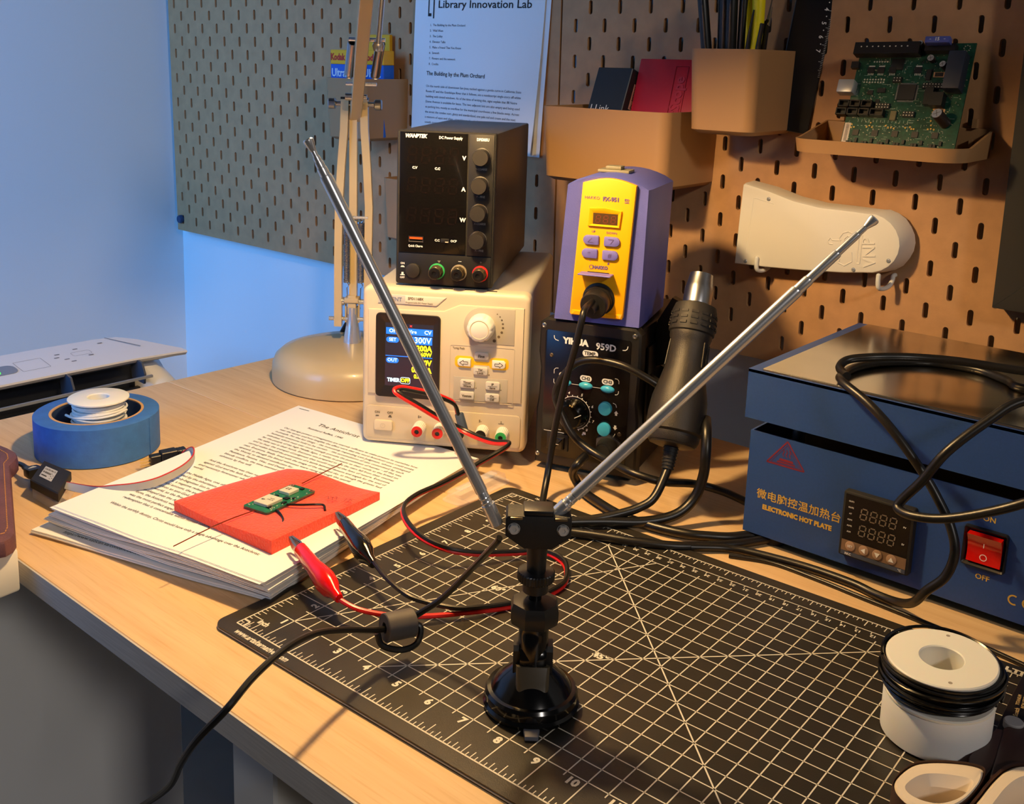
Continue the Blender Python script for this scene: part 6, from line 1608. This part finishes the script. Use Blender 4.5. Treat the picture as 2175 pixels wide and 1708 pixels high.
cpart('reset_button', m_con, (-4, 76, 3, 82, 5)); cpart('heat_pad', mat('dark_pad', (14, 20, 20), .4), (31, 75.5, 42.5, 86, 1.2), bev=.0004)
cpu = cpart('processor', m_blackm, (42.5, 47.5, 57.6, 61.6, 1.8))
def leads(b):
    for i in range(25):
        t = 43.2 + i * .57
        bb_(b, t, 62, t + .3, 63.4, .5); bb_(b, t, 45.8, t + .3, 47.2, .5)
        t2 = 48 + i * .55
        bb_(b, 40.8, t2, 42.2, t2 + .3, .5); bb_(b, 57.9, t2, 59.3, t2 + .3, .5)
part('processor_leads', m_steel, cpu, leads)['kind'] = 'stuff'
m_jst = mat('black_header_shell', (20, 18, 17), .4)
for r, n_, x0, y0 in ((0, 3, -7, 38.2), (1, 4, -8, 30.5)):
    for i in range(n_):
        w_ = 9.6 if not (r == 1 and i == 3) else 12
        xx = x0 + i * 10.4
        part('pin_socket', m_jst, cbd, lambda b: (bb_(b, xx, y0, xx + w_, y0 + 1, 7), bb_(b, xx, y0 + 5.4, xx + w_, y0 + 6.4, 7), bb_(b, xx, y0, xx + 1, y0 + 6.4, 7), bb_(b, xx + w_ - 1, y0, xx + w_, y0 + 6.4, 7), bb_(b, xx, y0, xx + w_, y0 + 6.4, 1.5)))
def header(name, x0, y0, nx, ny, pitch=2.54, shell=True):
    o = cpart(name, m_con, (x0, y0, x0 + nx * pitch, y0 + ny * pitch, 2.6 if shell else .3))
    P = Print()
    for i in range(nx):
        for j in range(ny): P.dot((x0 + (i + .5) * pitch) * 1e-3, (y0 + (j + .5) * pitch) * 1e-3, .00055, T(0, 0, (2.65 if shell else .35) * 1e-3))
    P.done('pins', mat('tin_pins', (222, 214, 196), .3, .6), o); return o
header('pin_header', 51, 31.5, 4, 2); header('pin_header', 25.5, 38.4, 5, 2); header('pin_header', 63, 58, 8, 2); header('pin_header', 66, 51, 4, 2); header('pin_header', 36, 63.5, 3, 2)
def pads(name, x0, y0, nx, ny, pitch):
    P = Print()
    for i in range(nx):
        for j in range(ny): P.dot((x0 + i * pitch) * 1e-3, (y0 + j * pitch) * 1e-3, .0008, I4)
    P.done(name, mat('tin_pins', (222, 214, 196), .3, .6), cbd)
pads('solder_pads', 9.6, 64, 8, 2, 2.54); pads('solder_pads', 15, 83.5, 6, 1, 2.4)
def capac(x, y, r, h, lean=None):
    M = T(x * 1e-3, y * 1e-3, 0)
    if lean: M = M @ RY(lean[0]) @ RX(lean[1])
    o = part('capacitor', mat('capacitor_sleeve', (40, 28, 26), .4), cbd, lambda b: disc(b, r, 0, h, 28, M, bev=.0005))
    t_ = part('capacitor_top', mat('bare_aluminium', (206, 204, 200), .35, .8), o, lambda b: disc(b, r * .92, h, h + .0003, 28, M))
    P = Print(); P.line(-r * .7, 0, r * .7, 0, .0004, M @ T(0, 0, h + .0003) @ RZ(20)); P.line(0, -r * .7, 0, r * .7, .0004, M @ T(0, 0, h + .0003) @ RZ(20)); P.done('vent_cross', m_dkink, t_)
capac(88.5, 27.0, .0048, .0160, (-14, -14)); capac(79.5, 77.5, .0030, .0075, (-12, -8)); capac(82.5, 78.5, .0026, .006); capac(56.5, 96, .0028, .0085, (-10, -10)); capac(66, 85, .0030, .0052)
for x, y in ((70, 69), (76.5, 35.5)):
    rc = cpart('shunt_resistor', mat('orange_beige_part', (206, 156, 110), .5), (x, y, x + 9.5, y + 4.5, .8)); 
    cpart('resistor_body', m_con, (x + 1.4, y + .6, x + 8.1, y + 3.9, 1.3), par=rc)
for x in (12.2, 29.7, 47.5, 65, 82.1):
    cpart('driver_chip', mat('chip_grey', (46, 42, 38), .5), (x - 2.7, 13.2, x + 2.7, 18.6, 1.0))
cpart('chip', m_blackm, (24, 42.5, 27.6, 47.5, 1.2)); cpart('chip', mat('crystal_can', (120, 112, 84), .3, .5), (40.5, 28, 45.5, 36.5, 2.4)); cpart('chip', m_blackm, (15, 52, 20, 56, 1)); cpart('chip', m_blackm, (24, 54, 31, 58, 1.6)); cpart('chip', m_blackm, (64, 66, 68, 76, 1.2))
for x in (14, 23, 33.5, 56): cpart('mosfet', m_blackm, (x - 3, 72.5, x + 3, 78, 1.6)); 
def mostabs(b):
    for x in (14, 23, 33.5, 56):
        bb_(b, x - 2.6, 78.6, x + 2.6, 79.6, .6)
        for k_ in range(4): bb_(b, x - 2.4 + k_ * 1.4, 70.6, x - 1.9 + k_ * 1.4, 72.6, .5)
part('mosfet_tabs', m_can, cbd, mostabs)
def motcon(b):
    for x in (8, 22, 36, 50, 64, 76): bb_(b, x - 4.5, .6, x + 4.5, 4.0, 6)
for x in (8, 22, 36.5, 50.5, 66, 82):
    cpart('motor_connector', m_con, (x - 5, .5, x + 5, 3.6, 5.5))
    cpart('sense_resistor', m_con, (x - 2.4, 4.2, x - .2, 7.6, 2.2)); cpart('sense_resistor', m_con, (x + .4, 4.2, x + 2.6, 7.6, 2.2)); cpart('sense_resistor', m_con, (x + 5, 6.5, x + 7.2, 10.5, 2))
def smd(b):
    rnd = random.Random(11)
    for i in range(420):
        x, y = rnd.uniform(2, 98), rnd.uniform(2, 90)
        w_, h_ = rnd.choice(((.8, .4), (.4, .8), (1.2, .6), (.5, .5)))
        bb_(b, x, y, x + w_, y + h_, .45)
part('small_components', mat('tin_pads_matt', (168, 160, 138), .45, .4), cbd, smd)['kind'] = 'stuff'
def traces(b):
    pass
P = Print(); rnd = random.Random(5); M0 = T(0, 0, .0001)
for i in range(150):
    x, y = rnd.uniform(3, 92) * 1e-3, rnd.uniform(8, 88) * 1e-3; w_ = rnd.uniform(.002, .006)
    if rnd.random() < .5: P.line(x, y, x + w_, y, .0002, M0)
    else: P.line(x, y, x, y + w_ * .6, .0002, M0)
for i in range(14): P.rect((12 + i * 3.4) * 1e-3, .0225, (13.6 + i * 3.4) * 1e-3, .0229, M0); P.rect((12 + i * 3.4) * 1e-3, .026, (12.3 + i * 3.4) * 1e-3, .0285, M0)
P.done('white_silkscreen', mat('silk_white', (176, 190, 172), .6), cbd)['kind'] = 'stuff'
cpart('label_strip', mat('pale_label', (214, 196, 178), .6), (.6, 4, 6.2, 25, .15))
P = Print()
for i in range(12): P.rect(.0022, .008 + i * .0013, .0048, .0086 + i * .0013, T(0, 0, .00018))
P.done('label_bars', m_dkink, cbd)
def golddots(b):
    for x, y in ((7, 23.5), (9.5, 21), (7, 20.6), (21, 21.5), (23.5, 22.8), (26, 21.4), (24, 25.5), (38, 23.2), (40.5, 21.4), (43, 22), (45.5, 21), (55.5, 22), (59.5, 22.8), (61, 21), (63, 21), (75, 21.4), (77.5, 21.8), (80, 21.2), (77, 25), (76, 29), (76, 37), (76.5, 39.5), (77, 48)):
        disc(b, .0008, 0, .0006, 10, T(x * 1e-3, y * 1e-3, 0))
part('gold_vias', mat('gold_pin', (214, 178, 98), .3, .9), cbd, golddots)['kind'] = 'stuff'
part('hole_ring', mat('tin_pads_matt', (168, 160, 138), .45, .4), cbd, lambda b: [disc(b, .0006, 0, .0004, 8, T(.0933 + .0026 * math.cos(k_ * PI / 4), .0955 + .0026 * math.sin(k_ * PI / 4), 0)) for k_ in range(8)])

# ------------------------------------------------------------------ white moulded device hung on two hooks
m_dev = mat('warm_white_print', (226, 218, 204), 0.55, bump=(260, .06))
dv = on_board('white_device', 'white wedge shaped moulded device with embossed letters hung on two hooks', 'device', 1.0631, .1690, None, -.0045)
def dpt(l): return [(x - 1.0631, z - .1690) for x, z in l]
dout = dpt([(1.0640, .1688), (1.0655, .2100), (1.0676, .2505), (1.0700, .2525), (1.0960, .2475), (1.1230, .2405), (1.1500, .2370), (1.1760, .2370), (1.1990, .2365)])
arc = []
for i in range(1, 13):
    a = math.radians(95 - i * 15.4); arc.append((1.1990 + .0318 * math.cos(a) - 1.0631, .2085 + .0290 * math.sin(a) - .1690))
dout = dout + arc + dpt([(1.1800, .1765), (1.1400, .1728), (1.1000, .1700)])
def device(b):
    n = len(dout)
    o2 = [(x, z) for x, z in dout]
    grow = [(x + (.0062 if x > .125 else .0), z + (.0012 if x > .03 else 0) + (.0010 if z > .06 else -.0014 if z < .02 and x > .1 else 0)) for x, z in dout]
    R = [[(x, z, 0) for x, z in grow], [(x, z, .0030) for x, z in grow], [(x, z, .0188) for x, z in o2], [(x, z, .0208) for x, z in inset(o2, .0010)], [(x, z, .0214) for x, z in inset(o2, .0028)]]
    loft(b, R, FR)
part('housing', m_dev, dv, device, smooth=32)
for x, z in ((1.0973, .2391), (1.0768, .1734), (1.1892, .1815), (1.2213, .1946)): screw(dv, 'screw', FR @ T(x - 1.0631, z - .1690, .0213), .0021, .0009, mat('bright_screw', (168, 170, 172), .3, .45))
m_emb = m_dev
def emboss(name, paths, w, par=dv):
    def f(b):
        for P_ in paths:
            for p, q in zip(P_[:-1], P_[1:]): rod(b, FR @ Vector((p[0], p[1], .0214)), FR @ Vector((q[0], q[1], .0214)), w, n=6)
    return part(name, m_emb, par, f)
def dx(u, v): return (1.1560 + u * 1e-3 - 1.0631, .1760 + v * 1e-3 - .1690)      # mm on the device face near its rounded end
# key-and-tower emblem
emboss('embossed_emblem', [[dx(18, 28), dx(17, 34), dx(20, 39), dx(25, 41), dx(31, 39), dx(33, 33)], [dx(22, 30), dx(22, 34), dx(25, 37), dx(29, 35), dx(30, 31)], [dx(36, 40), dx(35.5, 12)], [dx(39, 39), dx(38.5, 12)], [dx(36, 40), dx(39, 39)], [dx(35.5, 12), dx(38.5, 12)],
        [dx(6, 30), dx(8, 33), dx(10, 31), dx(14, 31), dx(19, 32)], [dx(6, 30), dx(7, 27), dx(11, 27)], [dx(30, 22), dx(31, 13), dx(24, 8), dx(18, 10), dx(19, 14)]], .0006)
def emtxt(b):
    vs, fs = text_geo('VNP', .0175, 'CENTER', .0)
    M = FR @ T(*dx(47, 24), 0) @ RZ(98)
    lo_ = [b.verts.new(M @ Vector((a * .86, c, .0212))) for a, c, _ in vs]; hi_ = [b.verts.new(M @ Vector((a * .86, c, .0222))) for a, c, _ in vs]
    cnt = {}
    for f in fs:
        _face(b, [hi_[i] for i in f])
        for i in range(len(f)):
            e = (f[i], f[(i + 1) % len(f)]); cnt[e] = 1
    for (i, j) in cnt:
        if (j, i) not in cnt: _face(b, (lo_[i], lo_[j], hi_[j], hi_[i]))
part('embossed_letters', m_emb, dv, emtxt, smooth=0, recalc=False)
part('sunk_panel', m_emb, dv, lambda b: [rod(b, FR @ Vector((*p, .0212)), FR @ Vector((*q, .0212)), .0005, n=6) for p, q in (((.018, .070), (.014, .012)), ((.018, .070), (.040, .066)))])
for x, z, nm in ((1.0910, .1775, 'left white wire hook holding the white device'), (1.2152, .1790, 'right white wire hook holding the white device')):
    h_ = on_board('wall_hook', nm, 'hook', x, z, 'white hooks under the device', -.0)
    part('hook_wire', m_white, h_, lambda b: tube(b, [(.0045, .004, -.002), (.0045, -.004, -.002), (.0045, -.006, -.006), (.0040, -.0120, -.0108), (.0015, -.0200, -.0125), (-.0005, -.0258, -.0108), (-.0010, -.0276, -.0050), (-.0010, -.0276, .0015)], .0022, n=12))
    part('hook_tip', m_white, h_, lambda b: lathe(b, [(.0021, 0), (.0018, .0012), (0, .002)], 12, T(-.0010, -.0276, .0012)))

# ------------------------------------------------------------------ black picture frame at the right edge
pf = on_board('picture_frame', 'black mitred picture frame cut off by the right edge of the picture', 'frame', 1.3140, .1660, None, -.0006)
m_frame = mat('black_frame_wood', (24, 22, 20), .45)
def miter(b, pts): prism(b, pts, 0, .0215, FR)
fw, fh, w_ = .24, .34, .0245
part('frame_bar', m_frame, pf, lambda b: miter(b, [(0, 0), (w_, w_), (w_, fh - w_), (0, fh)]))
part('frame_bar', m_frame, pf, lambda b: miter(b, [(.0002, 0), (fw, 0), (fw - w_, w_), (w_ + .0002, w_)]))
part('frame_bar', m_frame, pf, lambda b: miter(b, [(0, fh), (w_, fh - w_), (fw - w_, fh - w_), (fw, fh)]))
part('frame_bar', m_frame, pf, lambda b: miter(b, [(fw, 0), (fw, fh), (fw - w_, fh - w_), (fw - w_, w_)]))
part('mount_card', mat('grey_mount', (150, 150, 146), .8), pf, lambda b: prism(b, [(w_ - .002, w_ - .002), (fw - w_ + .002, w_ - .002), (fw - w_ + .002, fh - w_ + .002), (w_ - .002, fh - w_ + .002)], .002, .010, FR))
part('frame_glass', mat('frame_glass', (255, 255, 255), .03, alpha=.08), pf, lambda b: prism(b, [(w_ - .001, w_ - .001), (fw - w_ + .001, w_ - .001), (fw - w_ + .001, fh - w_ + .001), (w_ - .001, fh - w_ + .001)], .012, .014, FR))

# ------------------------------------------------------------------ two printed sheets pinned to the left board
def wallsheet(label, pts, d0, curl, text=None):
    TL, TR, BL, BR = pts
    o = on_board('printed_sheet', label, 'paper', .5, .25, 'printed sheets pinned to the left board', 0)
    def f(s, t, lift=0):
        x = (TL[0] * (1 - s) + TR[0] * s) * (1 - t) + (BL[0] * (1 - s) + BR[0] * s) * t - .5
        z = (TL[1] * (1 - s) + TR[1] * s) * (1 - t) + (BL[1] * (1 - s) + BR[1] * s) * t - .25
        d = d0 + curl * (t ** 3) * (s ** 2) + .0015 * math.sin(s * 4 + t * 5) * t
        return Vector((x, -d - lift, z))
    def mk(b):
        n = 14
        A = [[b.verts.new(f(i / n, j / n)) for i in range(n + 1)] for j in range(n + 1)]; B = [[b.verts.new(f(i / n, j / n) + Vector((0, .0002, 0))) for i in range(n + 1)] for j in range(n + 1)]
        for j in range(n):
            for i in range(n):
                _face(b, (A[j][i], A[j + 1][i], A[j + 1][i + 1], A[j][i + 1])); _face(b, (B[j][i], B[j][i + 1], B[j + 1][i + 1], B[j + 1][i]))
        for k_ in range(n):
            _face(b, (A[k_][0], B[k_][0], B[k_ + 1][0], A[k_ + 1][0])); _face(b, (A[k_][n], A[k_ + 1][n], B[k_ + 1][n], B[k_][n])); _face(b, (A[n][k_], B[n][k_], B[n][k_ + 1], A[n][k_ + 1])); _face(b, (A[0][k_], A[0][k_ + 1], B[0][k_ + 1], B[0][k_]))
    part('sheet', m_paper, o, mk, smooth=60, recalc=False)
    return o, f
wallsheet('white backing sheet peeping out right of the titled sheet', ((.5890, .5400), (.8010, .5400), (.5760, .2560), (.7868, .2545)), .0022, .002)
ws_, wf = wallsheet('titled white printed sheet pinned to the left board behind the black supply', ((.5800, .5410), (.7935, .5380), (.5640, .2600), (.7805, .2570)), .0040, .010)
P = Print(); Q = Print()
def wt_(P_, s_, x, y, size, bold=.0, maxw=None):
    vs, fs = text_geo(s_, size, 'LEFT', bold); w0 = max(q[0] for q in vs); sx = maxw / w0 if maxw else 1
    P_.put([(x + a * sx, y - c, 0) for a, c, _ in vs], fs, I4, lambda a, c, d: wf(a / 8.5, c / 11.1, .0004))
wt_(Q, 'Library Innovation Lab', 1.62, 4.18, .52, .01, 6.1)
fnw = lambda a, c, d: wf(a / 8.5, c / 11.1, .0004)
for r in ((.95, 3.75, 1.02, 4.75), (.95, 4.60, 1.18, 4.75), (.95, 3.75, 1.1, 3.82), (1.30, 3.75, 1.38, 4.85), (1.12, 3.75, 1.38, 3.82)): Q.put([(r[0], r[1], 0), (r[2], r[1], 0), (r[2], r[3], 0), (r[0], r[3], 0)], [(0, 1, 2, 3)], I4, fnw)
wt_(Q, 'The Building by the Plum Orchard', .98, 7.58, .29, .01, 4.05)
for i, s_ in enumerate(('1.  The Building by the Plum Orchard', '2.  Wild West', '3.  The Lobby', '4.  Elevator Talks', '5.  Make a Friend That You Know', '6.  Seventh', '7.  Flowers and the network', '8.  Credits')): wt_(P, s_, 1.12, 5.18 + i * .275, .16)
for i, s_ in enumerate(('On the north side of downtown San Jose, tucked against a gentle curve in California State', 'Route 87 and the Guadalupe River that it follows, sits a nondescript single-story off-white', 'building with tinted windows. As of the time of writing this, signs explain that 88 Notre', 'Dame Avenue is available for lease. The two adjacent lots are also empty and being used',
                        'as parking lots, mostly as overflow for the municipal courthouse a few blocks away. Across', 'the street the condos start, glassy and standardized, one pale red and cream and the next', 'a mixture of aqua and silver, stretching to the sky for blocks west toward City Hall and', 'south toward the university, with the low roofs of the older houses', 'between them. It is in this building that')):
    wt_(P, s_, .98, 8.22 + i * .262, .165, 0, 6.55 - (.2 if i % 3 == 2 else 0) if i < 7 else 5.9)
wt_(P, '1', 7.6, 10.75, .16)
P.done('printed_text', mat('soft_grey_ink', (86, 88, 96), .8), ws_); Q.done('printed_heading', m_ink, ws_)
